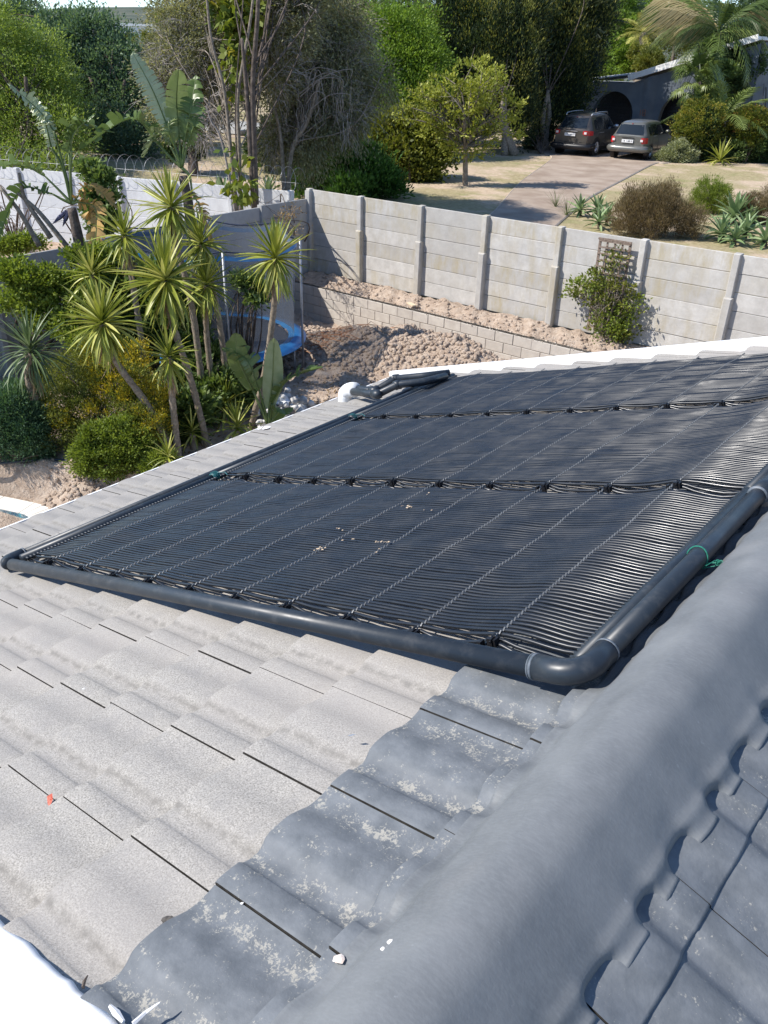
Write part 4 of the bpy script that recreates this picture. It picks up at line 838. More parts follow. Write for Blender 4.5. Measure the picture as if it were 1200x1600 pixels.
# giant bird of paradise: each blade torn across, built along a midrib
def big_leaf(t, p0, p1, p2, wd, mat, torn=.5, seed=0, stalk=None, side=None, asym=1.0, fold=.35):
    g = np.random.default_rng(seed); C = curve([p0, p1, p2], 14 if torn > .4 else 10); n = len(C); T = np.gradient(C, axis=0); T /= np.linalg.norm(T, axis=1)[:, None]
    sd = np.array(side if side is not None else np.cross(T[n//2], [0, 0, 1.]), float); sd /= np.linalg.norm(sd)
    mb = MB(); v = []; 
    for s_ in (-1, 1):
        i = 0
        while i < n-1:
            k = min(n-1-i, int(g.integers(1, 3)) if torn > .3 else int(g.integers(2, 6)) if torn > 0 else n); q = g.normal(0, torn*.45)
            for j in range(i, i+k):
                pp = []
                for jj in (j, j+1):
                    s = jj/(n-1); ww = wd*.5*(math.sin(math.pi*min(1, s*.93+.07))**.55)*(asym if s_ > 0 else 1)
                    a = sd-T[jj]*(sd@T[jj]); a /= np.linalg.norm(a)+1e-9; up = np.cross(T[jj], a); up *= np.sign(up[2]) if abs(up[2]) > .1 else 1
                    dr = a*s_*math.cos(fold+q)+up*(-math.sin(q*1.0)+math.sin(fold)*.6)+T[jj]*(.28+.1*torn*(jj == i+k)-.16*(jj == i)*torn)
                    pp.append((C[jj], C[jj]+dr*ww*.5+up*.01, C[jj]+dr*ww+[0, 0, -torn*ww*.25]))
                if torn and j == i+k-1: pp[1] = (pp[1][0], pp[1][1]-T[j]*.16*torn*ww, pp[1][2]-T[j]*.42*torn*ww)
                if torn and j == i: pp[0] = (pp[0][0], pp[0][1]+T[j]*.04*torn*ww, pp[0][2]+T[j]*.16*torn*ww)
                m = len(v); v += [pp[0][0], pp[0][1], pp[0][2], pp[1][0], pp[1][1], pp[1][2]]; mb.f += [(m, m+1, m+4, m+3), (m+1, m+2, m+5, m+4)]
            i += k
    o = mk('leaf', v, mb.f, mat, t, smooth=True)
    mb = MB(); mb.tube(C, np.linspace(.014, .004, n), 5)
    if stalk is not None: mb.tube(curve([*stalk, p0], 6), np.linspace(.028, .014, len(stalk)*6+1), 6)
    mb.build('leaf_stalk', STR, t, smooth=True); return o
b = W(296, 330, 13.6); bb_ = b.copy(); b[2] = -4.9; t = thing('bird_of_paradise_tree', 'tall giant bird of paradise with torn paddle leaves rising above the yuccas', 'banana-like plant', b)
Q = lambda x, y, dz=0: V(x, y, b)+np.array([FH[0]*dz, FH[1]*dz, 0]); sdv = np.array([M[0,0], M[1,0], 0])
trunk('trunk', [b-[0, 0, .2], Q(305, 420), Q(296, 330), Q(286, 275)], .11, .07, BARKD, t)
cr = Q(284, 262)
big_leaf(t, Q(262, 198), Q(238, 140), Q(207, 82), .42, STP, .45, 1, [cr, Q(274, 232)], side=sdv*.8+FH*.5, asym=.8)
big_leaf(t, Q(280, 215), Q(276, 160), Q(284, 108, -.2), .40, STR, .3, 2, [cr], side=sdv*.9+FH*.3)
big_leaf(t, Q(288, 222), Q(298, 170), Q(300, 118, .3), .40, STR, .5, 3, [cr], side=sdv)
big_leaf(t, Q(248, 226), Q(205, 186), Q(133, 232, -.3), .42, STR, .75, 4, [cr, Q(268, 248)], side=FH, fold=.9)
big_leaf(t, Q(266, 228), Q(248, 210), Q(216, 250, .3), .36, STP, .6, 5, [cr], side=FH, fold=.6)
big_leaf(t, Q(292, 228), Q(306, 190), Q(312, 168, .3), .30, STR, .9, 6, [cr], side=sdv)
big_leaf(t, Q(272, 225), Q(262, 190), Q(250, 160, .5), .36, STR, .6, 8, [cr], side=sdv)
big_leaf(t, Q(300, 300), Q(320, 330, -.2), Q(335, 380, -.2), .30, STD, .9, 7, [cr, Q(296, 275)], side=sdv*.7+FH)
b = W(112, 330, 13.2); b[2] = -4.9; t = thing('bird_of_paradise_tree', 'leaning giant bird of paradise at the left with ragged leaves and dark beak flowers', 'banana-like plant', b)
trunk('trunk', [b-[0, 0, .2], Q(135, 440), Q(122, 370), Q(112, 325)], .12, .07, BARKD, t); cr = Q(112, 318)
big_leaf(t, Q(84, 205), Q(58, 170), Q(20, 130, -.2), .30, STP, 1.0, 11, [cr, Q(102, 270)], side=sdv*.5+FH, fold=.5)
big_leaf(t, Q(80, 230), Q(70, 190), Q(46, 152, .2), .28, STP, 1.0, 12, [cr, Q(98, 262)], side=sdv, fold=.2)
big_leaf(t, Q(108, 240), Q(118, 205), Q(150, 178), .34, STR, .7, 13, [cr], side=FH+sdv*.4, fold=.8)
big_leaf(t, Q(112, 235), Q(112, 195), Q(170, 210, .3), .34, STR, .8, 14, [cr, Q(110, 270)], side=sdv*.3+FH, fold=.8)
big_leaf(t, Q(70, 275), Q(30, 258), Q(-25, 262, -.3), .34, STR, .9, 15, [cr, Q(95, 300)], side=FH, fold=.9)
big_leaf(t, Q(82, 303), Q(30, 300), Q(2, 400, -.4), .36, STR, .9, 16, [cr, Q(98, 312)], side=FH+sdv*.3, fold=.8)
big_leaf(t, Q(122, 315), Q(150, 330), Q(152, 410, -.2), .40, STD, .8, 17, [cr], side=sdv, fold=.4)
big_leaf(t, Q(118, 312), Q(140, 290), Q(185, 330, .1), .30, STD, .9, 18, [cr], side=sdv*.4+FH, fold=.6)
for a, c in ((Q(104, 330), Q(82, 350)), (Q(108, 328), Q(98, 354))):
    MB().tube([a, (a+c)/2, c], [.03, .035, .004], 6).build('flower_beak', plain('beak_blue', (.05,.05,.09), (.09,.09,.15)), t)
for a, m_, c in (((62, 385), (30, 330), (0, 292)), ((105, 385), (60, 330), (25, 300)), ((80, 372), (40, 312), (30, 270))):
    MB().tube(curve([Q(*a), Q(*m_), Q(*c)], 6), np.linspace(.045, .022, 13), 7).build('side_stem', BARK, t, smooth=True)
b = G(425, 690, ZP); t = thing('bird_of_paradise_tree', 'young giant bird of paradise with broad low leaves by the rubble', 'banana-like plant', b)
cr = Q(420, 665)
big_leaf(t, Q(420, 640), Q(426, 590), Q(428, 528), .30, STP, .0, 21, [cr], side=sdv)
big_leaf(t, Q(425, 630), Q(452, 592), Q(506, 566, -.2), .34, STR, .35, 22, [cr], side=FH+sdv*.3, fold=.5)
big_leaf(t, Q(405, 610), Q(385, 562), Q(345, 548, .1), .42, STR, .4, 23, [cr], side=FH+sdv*.4, fold=.4)
big_leaf(t, Q(418, 665), Q(440, 640), Q(450, 640, -.2), .30, STR, .2, 24, [cr], side=sdv+FH*.3)
big_leaf(t, Q(395, 610), Q(372, 560), Q(368, 520), .34, STR, .3, 25, [cr], side=sdv)
big_leaf(t, Q(430, 680), Q(455, 690), Q(470, 690, -.2), .26, STR, .1, 26, [cr], side=sdv)
# ------------------------------------------------------------------ shrubs in the garden
def shrub(label, pxs, dbase, z0, nc, nl, cr_, Ln, Wd, mat, seed, kind='shrub', d=None, **kw):
    b = G(*dbase, z0); dd = (M.T@b)[2] if d is None else d; t = thing(kind, label, 'shrub', b)
    cen = crown('foliage', bl(pxs, dd), nc, nl, cr_, Ln, Wd, LF[mat], t, seed, **kw); limbs('stems', b, cen, 14, .04, BARKD, t, seed, r1=.005, sub=1); return t, dd
t, dd = shrub('bushy shrub flecked with golden yellow shoots left of the slanting yucca trunk', [(180,600,40,.2),(150,560,36,.4),(205,640,36),(120,580,34,.5),(100,630,36,.3),(130,650,40,.2),(215,600,28),(230,660,30,-.2),(75,600,26,.6),(190,560,28,.5),(90,670,30)], (150, 720), ZP, 1000, 46, .085, .042, .014, 'olive', 51, updir=.5)
crown('golden_shoots', bl([(190,600,42,.1),(165,565,34,.3),(225,635,36,-.1),(240,660,26,-.2),(205,560,26,.4),(150,650,24),(95,650,20),(240,610,22)], dd), 330, 40, .075, .04, .014, LF['golden'], t, 52, shell=.9, updir=.6)
shrub('rounded bright green bush at the foot of the yellow-flecked shrub', [(160,695,34),(190,680,28),(205,700,28),(140,715,26),(180,715,30),(215,690,22)], (180, 738), ZP, 700, 40, .07, .042, .022, 'lime', 53)
crown('foliage', bl([(165,700,33),(200,705,30),(150,720,22)], dd-.1), 600, 40, .08, .05, .03, LF['olive'], bpy.data.objects['shrub.001'], 54, shell=.3)
shrub('dark bluish green shrub in the left corner under the dracaena', [(20,640,34),(45,660,30),(10,680,34),(50,690,26),(-15,650,34),(30,620,24,.2)], (30, 722), ZP, 900, 48, .09, .05, .014, 'bluegreen', 55, updir=.4)
shrub('light green leafy creeper spread over the low grey wall at the left', [(40,440,22),(20,425,20),(75,430,16),(50,470,18,.2),(15,470,16,.3),(90,470,22,.2),(120,400,14,.2),(110,440,16,.1),(130,470,18),(60,500,18,.2),(100,510,18,.1),(125,530,16)], (60, 560), -5., 420, 30, .10, .06, .038, 'lime', 56, d=12.3, kind='creeper')
shrub('small bright fern-like bush at the gutter below the leaning trunks', [(245,722,14),(235,735,12),(258,716,10)], (240, 745), ZP, 160, 36, .06, .05, .012, 'lime', 57, kind='fern_bush', updir=.6)
shrub('dense broad-leaved undergrowth in shade between the yucca trunks', [(300,640,30),(330,620,26,.5),(285,600,24,.6),(310,580,26,.8),(355,600,20,.6),(265,640,20,.5),(290,690,20),(340,560,18,1),(380,620,16,.8)], (300, 690), ZP, 420, 26, .12, .10, .05, 'ivy', 58, kind='undergrowth')
b0_ = shrub('leafy green climber hanging over the white wall beside the leaning stems', [(148,300,12),(160,280,14),(150,330,14),(165,340,14),(158,365,10),(140,265,12),(172,310,10)], (155, 420), -4.6, 200, 22, .12, .09, .07, 'ivy', 59, d=15.8, kind='creeper')
shrub('yellow-green ground cover by the foot of the white wall', [(20,382,9),(45,376,9),(0,388,9),(60,382,6),(32,388,7)], (25, 384), -4.6, 150, 30, .12, .07, .03, 'lime', 60, kind='ground_cover', d=16.5)
shrub('wispy dead creeper on the corner of the weathered wall', [(440,350,12),(455,330,10),(450,375,9),(435,400,8),(465,360,8)], (445, 430), -4.9, 90, 8, .12, .05, .02, 'dead', 62, kind='creeper', d=17.2)
shrub('small leafy bush hanging in front of the trampoline net', [(395,445,9),(410,455,8),(380,440,8),(402,465,7)], (385, 600), ZP, 60, 22, .12, .09, .05, 'ivy', 63, d=13.2)
shrub('leafy green mass of creeper and shoots in shade behind the yucca trunks', [(200,450,22),(230,480,24),(190,500,22),(250,520,24),(215,540,24),(285,500,22),(300,540,22),(180,540,20),(240,430,18),(280,460,18)], (235, 640), ZP, 560, 30, .15, .09, .05, 'ivy', 68, d=13.0)
shrub('small-leaved green shoots on the low grey wall right of the creeper', [(150,400,14),(165,420,14),(140,440,14),(175,445,12),(185,400,10)], (160, 560), ZP, 190, 24, .12, .06, .035, 'lime', 69, d=12.9, kind='creeper')
# climber on the trellis
tx = 14.14; P0 = WY(932, 515, tx); P1 = WY(962, 378, tx)
tr = thing('trellis', 'dark weathered wooden lattice trellis leaning upright against the long grey wall', 'trellis', (P0[0], tx, -4.45))
WOOD = plain('weathered_wood', (.14,.10,.075), (.26,.20,.16), 30, .85, bd=.004)
xl, xr, zt, zb2 = WY(938, 378, tx)[0], WY(986, 378, tx)[0], WY(962, 377, tx)[2], -4.42
for x in np.linspace(xl, xr, 5): MB().box((x, tx-.0, (zt+zb2)/2), ((.022 if x in (xl, xr) else .014), .012, (zt-zb2)/2)).build('upright', WOOD, tr)
for z in np.linspace(zb2+.1, zt-.02, 15): MB().box(((xl+xr)/2, tx-.021, z), ((xr-xl)/2+.01, .009, .013)).build('crosspiece', WOOD, tr)
MB().box(((xl+xr)/2, tx-.021, zt+.012), ((xr-xl)/2+.03, .011, .017)).build('crosspiece', WOOD, tr)
b = np.array([xl+.35, tx-.15, -4.42]); t = thing('climbing_shrub', 'yellow-green climbing shrub growing up the trellis', 'shrub', b)
cc = [(WY(x, y, tx-.12), (R/F*18,)*3) for x, y, R in ((955,500,22),(975,510,16),(945,450,18),(962,460,18),(935,470,14),(925,440,12),(905,448,9),(895,455,7),(990,475,10),(1003,480,6),(960,410,10),(965,390,6),(955,430,14),(980,450,10))]
cen = crown('foliage', cc, 170, 14, .10, .06, .04, LF['yellowgreen'], t, 65); crown('foliage', cc[:2]+cc[5:9], 110, 20, .10, .055, .035, LF['lime'], t, 66)
limbs('stems', b, cen, 46, .022, BARK, t, 66, r1=.004, sub=3, n=4)
# ------------------------------------------------------------------ trampoline
tc = np.array([-11.62, 9.38, -4.52]); tm = thing('trampoline', 'round trampoline with a blue pad ring and a grey safety net, half hidden by yuccas', 'trampoline', tc-[0, 0, .6]); R0_ = 1.62
def ring(r0, r1, z0, z1, n=48, wob=0): 
    v = []; f = []; g = np.random.default_rng(3)
    for i in range(n):
        a = 2*math.pi*i/n
        for k, (rr, zz) in enumerate(((r0, z0), ((r0+r1)/2, (z0+z1)/2+.03), (r1, z1), (r1-.01, z1-.03))): v.append(tc+[rr*math.cos(a), rr*math.sin(a), zz+wob*g.normal()])
    return v, [(i*4+k, ((i+1) % n)*4+k, ((i+1) % n)*4+k+1, i*4+k+1) for i in range(n) for k in range(3)]
v, f = ring(1.30, R0_, .02, 0, 48, .006); mk('pad_ring', v, f, BLUE, tm, smooth=True)
v = [tc+[1.30*math.cos(a), 1.30*math.sin(a), -.02] for a in np.linspace(0, 2*math.pi, 48, endpoint=False)]; mk('jump_mat', v+[tc-[0, 0, .05]], [(i, (i+1) % 48, 48) for i in range(48)], plain('mat_mesh', (.03,.032,.036), (.05,.052,.058), 20, .45, .5), tm)
m, tt_, bb2 = nodes('net_mesh', .8, .2); bb2.inputs['Base Color'].default_value = (.15,.17,.20, 1); trn = tt_.nodes.new('ShaderNodeBsdfTransparent'); mx = tt_.nodes.new('ShaderNodeMixShader'); mx.inputs[0].default_value = .62
L(tt_, trn.outputs[0], mx.inputs[1]); L(tt_, bb2.outputs[0], mx.inputs[2]); L(tt_, mx.outputs[0], tt_.nodes['Material Output'].inputs[0]); NET = m
ang = [math.radians(60*k+28) for k in range(6)]; NH = 1.76
def netr(a):
    q = ((a-ang[0]) % (math.pi/3))/(math.pi/3); return (R0_-.06)*(1-.10*math.sin(math.pi*q)), -.10*math.sin(math.pi*q)
aa = np.linspace(0, 2*math.pi, 73); v = []
for a in aa: rr, dz = netr(a); v += [tc+[1.4*math.cos(a), 1.4*math.sin(a), 0], tc+[rr*math.cos(a), rr*math.sin(a), NH+dz]]
mk('safety_net', v, [(2*i, 2*i+2, 2*i+3, 2*i+1) for i in range(72)], NET, tm, smooth=True)
v = []
for a in aa: rr, dz = netr(a); v += [tc+[rr*math.cos(a), rr*math.sin(a), NH+dz-.10], tc+[(rr+.006)*math.cos(a), (rr+.006)*math.sin(a), NH+dz-.03]]
mk('net_band', v, [(2*i, 2*i+2, 2*i+3, 2*i+1) for i in range(72)], BLUE, tm, smooth=True)
MB().tube([tc+[netr(a)[0]*math.cos(a), netr(a)[0]*math.sin(a), NH+netr(a)[1]+.03] for a in aa], .012, 5).build('top_cord', plain('navy', (.02,.03,.06)), tm)
for a in ang:
    q = tc+[R0_*math.cos(a)+.0, R0_*math.sin(a), 0]; zz = float(zyard(q[0], q[1])) if q[0] > -13.8 else -5.1
    pz = plain('pole_foam', (.05,.055,.07), (.09,.1,.12)) if a == ang[0] else bpy.data.materials['pole_foam']
    MB().tube([(q[0], q[1], zz-.05), (q[0], q[1], tc[2]+NH+.03)], .021, 8).build('pole', STEEL, tm, smooth=True)
    MB().tube([(q[0]*.9+tc[0]*.1, q[1]*.9+tc[1]*.1, tc[2]-.04), (q[0]*.9+tc[0]*.1, q[1]*.9+tc[1]*.1, zz-.04)], .019, 8).build('leg', STEEL, tm, smooth=True)
n = 1500; lp = np.stack([rng.uniform(-12.5, -8.6, n), rng.uniform(5.3, 10.5, n)], 1); quads('fallen_leaves', np.stack([lp[:, 0], lp[:, 1], zyard(lp[:, 0], lp[:, 1])+.02], 1), np.stack([rng.normal(size=n), rng.normal(size=n), rng.normal(0, .15, n)], 1), np.tile([0, 0, 1.], (n, 1))+rng.normal(0, .3, (n, 3)), .07, .03, LF['dead'], None)
props(bpy.data.objects['fallen_leaves'], label='scattered brown fallen leaves on the soil under the yuccas', cat='leaf litter', kind='stuff')
# rubble, palm waste, hose, slabs, pool
g = np.random.default_rng(15)
rb = clods('rubble', np.array([G(g.normal(440, 22), g.normal(655, 20), -4.98)+[0, 0, g.uniform(0, .22)] for _ in range(150)]), .02, .11, plain('rubble_white', (.36,.35,.34), (.66,.65,.63), 8, .9), None, 21)
props(rb, label='heap of broken whitish concrete rubble beyond the gutter', cat='rubble', kind='stuff')
for i, (x, y, lb) in enumerate([(438, 628, 'crumpled white plastic sack on top of the rubble heap'), (462, 668, 'blue and white sack lying at the right end of the rubble'), (420, 606, 'small white sack behind the upright pale leaf')]):
    v, f = [], []; c = G(x, y, -4.85); n1, n2 = 9, 7
    for a in range(n1):
        for q in range(n2+1):
            th, ph = 2*math.pi*a/n1, math.pi*q/n2; rr = .16*(.7+.6*g.random()); v.append(c+[rr*math.sin(ph)*math.cos(th), rr*math.sin(ph)*math.sin(th)*.8, rr*.6*math.cos(ph)])
    f = [(a*(n2+1)+q, ((a+1) % n1)*(n2+1)+q, ((a+1) % n1)*(n2+1)+q+1, a*(n2+1)+q+1) for a in range(n1) for q in range(n2)]
    props(mk('sack', v, f, plain('sack_%s' % 'abc'[i], (.62,.64,.66), (.30,.45,.62) if i == 1 else (.75,.75,.75), 6, .5)), label=lb, cat='sack')
mb = MB()
for i in range(150):
    c = G(g.normal(500, 38), g.normal(541, 9), -5.0); a = g.normal(.35, .5); l = g.uniform(.12, .5); zz = float(zyard(c[0], c[1]))+g.uniform(.01, .12); d = np.array([math.cos(a), math.sin(a), 0])
    mb.tube([[c[0], c[1], zz], [*(c+d*l/2)[:2], zz+.03+g.normal(0, .02)], [*(c+d*l)[:2], zz+g.normal(0, .02)]], [.007, .006, .002], 3, False)
props(mb.build('palm_waste', plain('red_brown_stalk', (.24,.10,.05), (.48,.26,.15), 8)), label='pile of dry reddish palm stalks on the ground beside the trampoline', cat='garden waste', kind='stuff')
mb = MB()
for i in range(160):
    c = G(g.uniform(380, 450), g.uniform(548, 590), -5.0); a = g.uniform(0, 6.28); l = g.uniform(.1, .4); zz = float(zyard(c[0], c[1]))+g.uniform(.01, .06)
    mb.tube([[c[0], c[1], zz], [c[0]+l*math.cos(a), c[1]+l*math.sin(a), zz+.02]], [.006, .002], 3, False)
props(mb.build('twig_litter', plain('dark_twigs', (.06,.04,.03), (.16,.11,.08), 8)), label='dark litter of twigs and leaves on the ground under the trampoline edge', cat='garden waste', kind='stuff')
P = [G(x, y, -4.98)+[0, 0, .03] for x, y in ((-40,727),(0,727),(60,722),(110,722),(170,724),(215,728))]
MB_ = MB().tube(curve(P, 6), .018, 6).build('hose', PIPEM, None, smooth=True); props(MB_, label='black hose lying along the top of the cut soil bank', cat='hose')
for (x, y, a), lb in zip(((146, 766, .15), (168, 764, -.25)), ('upright grey concrete slab leaning on the cut bank', 'second concrete slab leaning askew beside the first by the gutter')):
    c = G(x, y, -5.40); d = np.array([M[0,0], M[1,0], 0]); d = d/np.linalg.norm(d); ca, sa = math.cos(a), math.sin(a); d = np.array([d[0]*ca-d[1]*sa, d[0]*sa+d[1]*ca, 0]); nrm = np.cross(d, [0, 0, 1]); upv = np.array([0, 0, 1])-nrm*.2; upv /= np.linalg.norm(upv)
    props(MB().box(c+upv*.13, (.14, .025, .20), np.array([d, np.cross(upv, d), upv])).build('concrete_slab', CONC, None), label=lb, cat='slab')
# pool
pc = G(-75, 900, -5.46); ro = [G(x, y, -5.46) for x, y in ((0,779),(50,781),(95,795),(118,812))]
pool = thing('swimming_pool', 'corner of a swimming pool with pale coping at the left edge', 'pool', (-8.9, 3.4, -5.46))
A_ = np.array([-10.55, 4.38]); B_ = np.array([-9.15, 4.92]); ux = (B_-A_)/np.linalg.norm(B_-A_); uy = np.array([ux[1], -ux[0]])
def rr_outline(off, n=9):                             # rounded rectangle, local frame with corner near B_
    Lx, Ly, rc = 6.5, 3.6, .75; o = B_-ux*Lx; pts = []
    for cx, cy, a0 in ((Lx-rc, rc, -90), (Lx-rc, Ly-rc, 0), (rc, Ly-rc, 90), (rc, rc, 180)):
        for a in np.linspace(a0, a0+90, n):
            q = rc-off; x = cx+q*math.cos(math.radians(a)); y = cy+q*math.sin(math.radians(a)); pts.append(o+ux*x+uy*y)
    return pts
o0, o1 = rr_outline(0), rr_outline(.30); n = len(o0)
COP = plain('coping', (.66,.62,.55), (.76,.73,.67), 7, .7, bd=.003)
for i in range(n):
    j = (i+1) % n; a, b_, c, d = o0[i], o0[j], o1[j], o1[i]; L0 = np.linalg.norm(a-b_); kk = max(1, int(round(L0/.5)))
    for q in range(kk):
        s0, s1 = q/kk+.006/max(L0, .1), (q+1)/kk-.006/max(L0, .1); vv = [a+(b_-a)*s0, a+(b_-a)*s1, d+(c-d)*s1, d+(c-d)*s0]
        mk('coping_stone', [(*p, -5.40) for p in vv]+[(*p, -5.47) for p in vv], [(0,1,2,3),(0,4,5,1),(1,5,6,2),(2,6,7,3),(3,7,4,0)], COP, pool)
m, tt_, b3 = nodes('pool_mosaic', .3, .5); oc = pos(tt_); vor = tt_.nodes.new('ShaderNodeTexVoronoi'); vor.inputs['Scale'].default_value = 28; L(tt_, oc, vor.inputs['Vector'])
L(tt_, ramp(tt_, vor.outputs['Color'], [(.2, (.03,.16,.28)), (.5, (.10,.38,.46)), (.8, (.55,.62,.62))]), b3.inputs['Base Color']); MOS = m
zw = -5.55; mk('pool_shell', [(*p, -5.41) for p in o1]+[(*p, -6.3) for p in o1]+[(*(B_-ux*3+uy*2), -6.3)], [(i, (i+1) % n, n+(i+1) % n, n+i) for i in range(n)]+[(n+i, n+(i+1) % n, 2*n) for i in range(n)], MOS, pool)
m, tt_, b3 = nodes('pool_water', .03, .5); b3.inputs['Base Color'].default_value = (.75,.9,.92, 1); b3.inputs['Transmission Weight'].default_value = 1; b3.inputs['IOR'].default_value = 1.33; bump(tt_, b3, noise_n(tt_, pos(tt_), 6, 2), .02, .4)
mk('water', [(*p, -5.62) for p in o1]+[(*(B_-ux*3+uy*2), -5.62)], [(i, (i+1) % n, n) for i in range(n)], m, pool)
# ------------------------------------------------------------------ garage across the road
ga = thing('garage', 'dark blue-grey garage building with two round arches and a white sloping roof edge', 'building', (-19.6, 44, -3.8))
GR = plain('slate_render', (.105,.125,.15), (.15,.17,.195), 1.4, .85, .2, bd=.01)
AR = [(-21.3, 1.13), (-17.6, 1.2)]; zg = -3.95; spr = -2.55
def wtop(x): return -1.02 if x < -20.4 else -.98+(x+20.4)*.30
def atop(x):
    for cx, r in AR:
        if abs(x-cx) < r: return spr+math.sqrt(max(0, r*r-(x-cx)**2))*1.0
    return None
xs = sorted(set(list(np.linspace(-24.2, -14.5, 98))+[c+s*r for c, r in AR for s in (-1, 1)]+[-20.4])); vf, ff = [], []
for y0 in (44.0, 44.35):
    for x in xs:
        a = atop(x); lo = a if a is not None else zg-.3
        # the left end sweeps down in a curve
        tp_ = wtop(x) if x > -22.9 else -1.02-((-22.9-x)/1.3)**1.6*2.6
        vf += [(x, y0-(.25*math.exp(-((x+19.45)/.28)**2) if y0 < 44.1 else 0), max(lo, -9)), (x, y0-(.25*math.exp(-((x+19.45)/.28)**2) if y0 < 44.1 else 0), max(tp_, zg))]
n = len(xs)
for i in range(n-1):
    a0, a1 = atop(xs[i]), atop(xs[i+1]); m_ = (xs[i]+xs[i+1])/2
    ff += [(2*i, 2*i+1, 2*i+3, 2*i+2), (2*n+2*i, 2*n+2*i+2, 2*n+2*i+3, 2*n+2*i+1), (2*i, 2*i+2, 2*n+2*i+2, 2*n+2*i), (2*i+1, 2*n+2*i+1, 2*n+2*i+3, 2*i+3)]
for i, x in enumerate(xs):                            # arch jambs down to the ground
    pass
mk('facade', vf, ff, GR, ga)
for cx, r in AR:
    for s in (-1, 1): MB().box((cx+s*(r+.02), 44.17, (spr+zg)/2), (.03, .18, (spr-zg)/2+.01)).build('jamb', GR, ga)
DS = plain('door_slat', (.020,.023,.030), (.035,.040,.050), 8, .35, .5)
for cx, r in AR:
    k = 0; z = zg+.09
    while z < spr+r: MB().box((cx, 45.0+.0*k, z), (r+.25, .02, .072)).build('door_slat', DS, ga); z += .165
    MB().box((cx, 45.06, -2.7), (r+.3, .02, 1.35)).build('door_back', DARKP, ga)
MB().box((-19.5, 43.72, -2.95), (.17, .06, .36)).build('meter_box', DARKP, ga)
mb = MB()                                              # house number 18
for x0, segs in ((-19.62, [((0, 0), (0, 1))]), (-19.50, [((0, 0), (0, 1)), ((1, 0), (1, 1)), ((0, 0), (1, 0)), ((0, .5), (1, .5)), ((0, 1), (1, 1))])):
    for (a, b_), (c, d) in segs: mb.tube([(x0+a*.13, 43.66, -2.42+b_*.26), (x0+c*.13, 43.66, -2.42+d*.26)], .022, 4)
mb.build('house_number', plain('number_brown', (.24,.13,.10)), ga)
ra, rb_ = np.array([-20.55, 43.7, -.80]), np.array([-14.6, 43.7, 1.0]); dx = (rb_-ra)/np.linalg.norm(rb_-ra)
MB().box((ra+rb_)/2+[0, .0, .02], (np.linalg.norm(rb_-ra)/2, .05, .13), np.array([dx, [0, 1, 0], np.cross(dx, [0, 1, 0])])).build('roof_edge', WHITE, ga)
MB().box((ra+rb_)/2+[0, 3.05, .0], (np.linalg.norm(rb_-ra)/2, 3.0, .07), np.array([dx, [0, 1, 0], np.cross(dx, [0, 1, 0])])).build('roof', plain('roof_sheet', (.55,.56,.57), (.66,.67,.68), 2, .5), ga)
mb = MB(); vv = [(-20.4, 44.3, -.98), (-14.6, 44.3, .85), (-14.6, 50, .85), (-20.4, 50, -.98), (-20.4, 44.3, -3.9), (-20.4, 50, -3.9), (-14.6, 50, -3.9), (-14.6, 44.3, -3.9)]
mb.add(vv, [(0, 3, 5, 4), (3, 2, 6, 5), (1, 7, 6, 2), (4, 5, 6, 7)]); mb.build('wall', GR, ga)
mb = MB(); mb.box((-22.3, 46.6, -1.12), (1.9, 2.5, .06)); mb.build('roof', plain('flat_roof', (.28,.29,.30), (.38,.39,.40), 2, .6), ga)
mb = MB(); mb.tube([(-24.0, 45.6, -1.0), (-20.6, 45.6, -.55)], .06, 5); mb.box((-22.2, 46.6, -.78), (1.6, 1.6, .03), np.array([[.985, 0, .13], [0, 1, 0], [-.13, 0, .985]])); mb.build('roof_light', plain('pale_sheet', (.5,.52,.54)), ga)
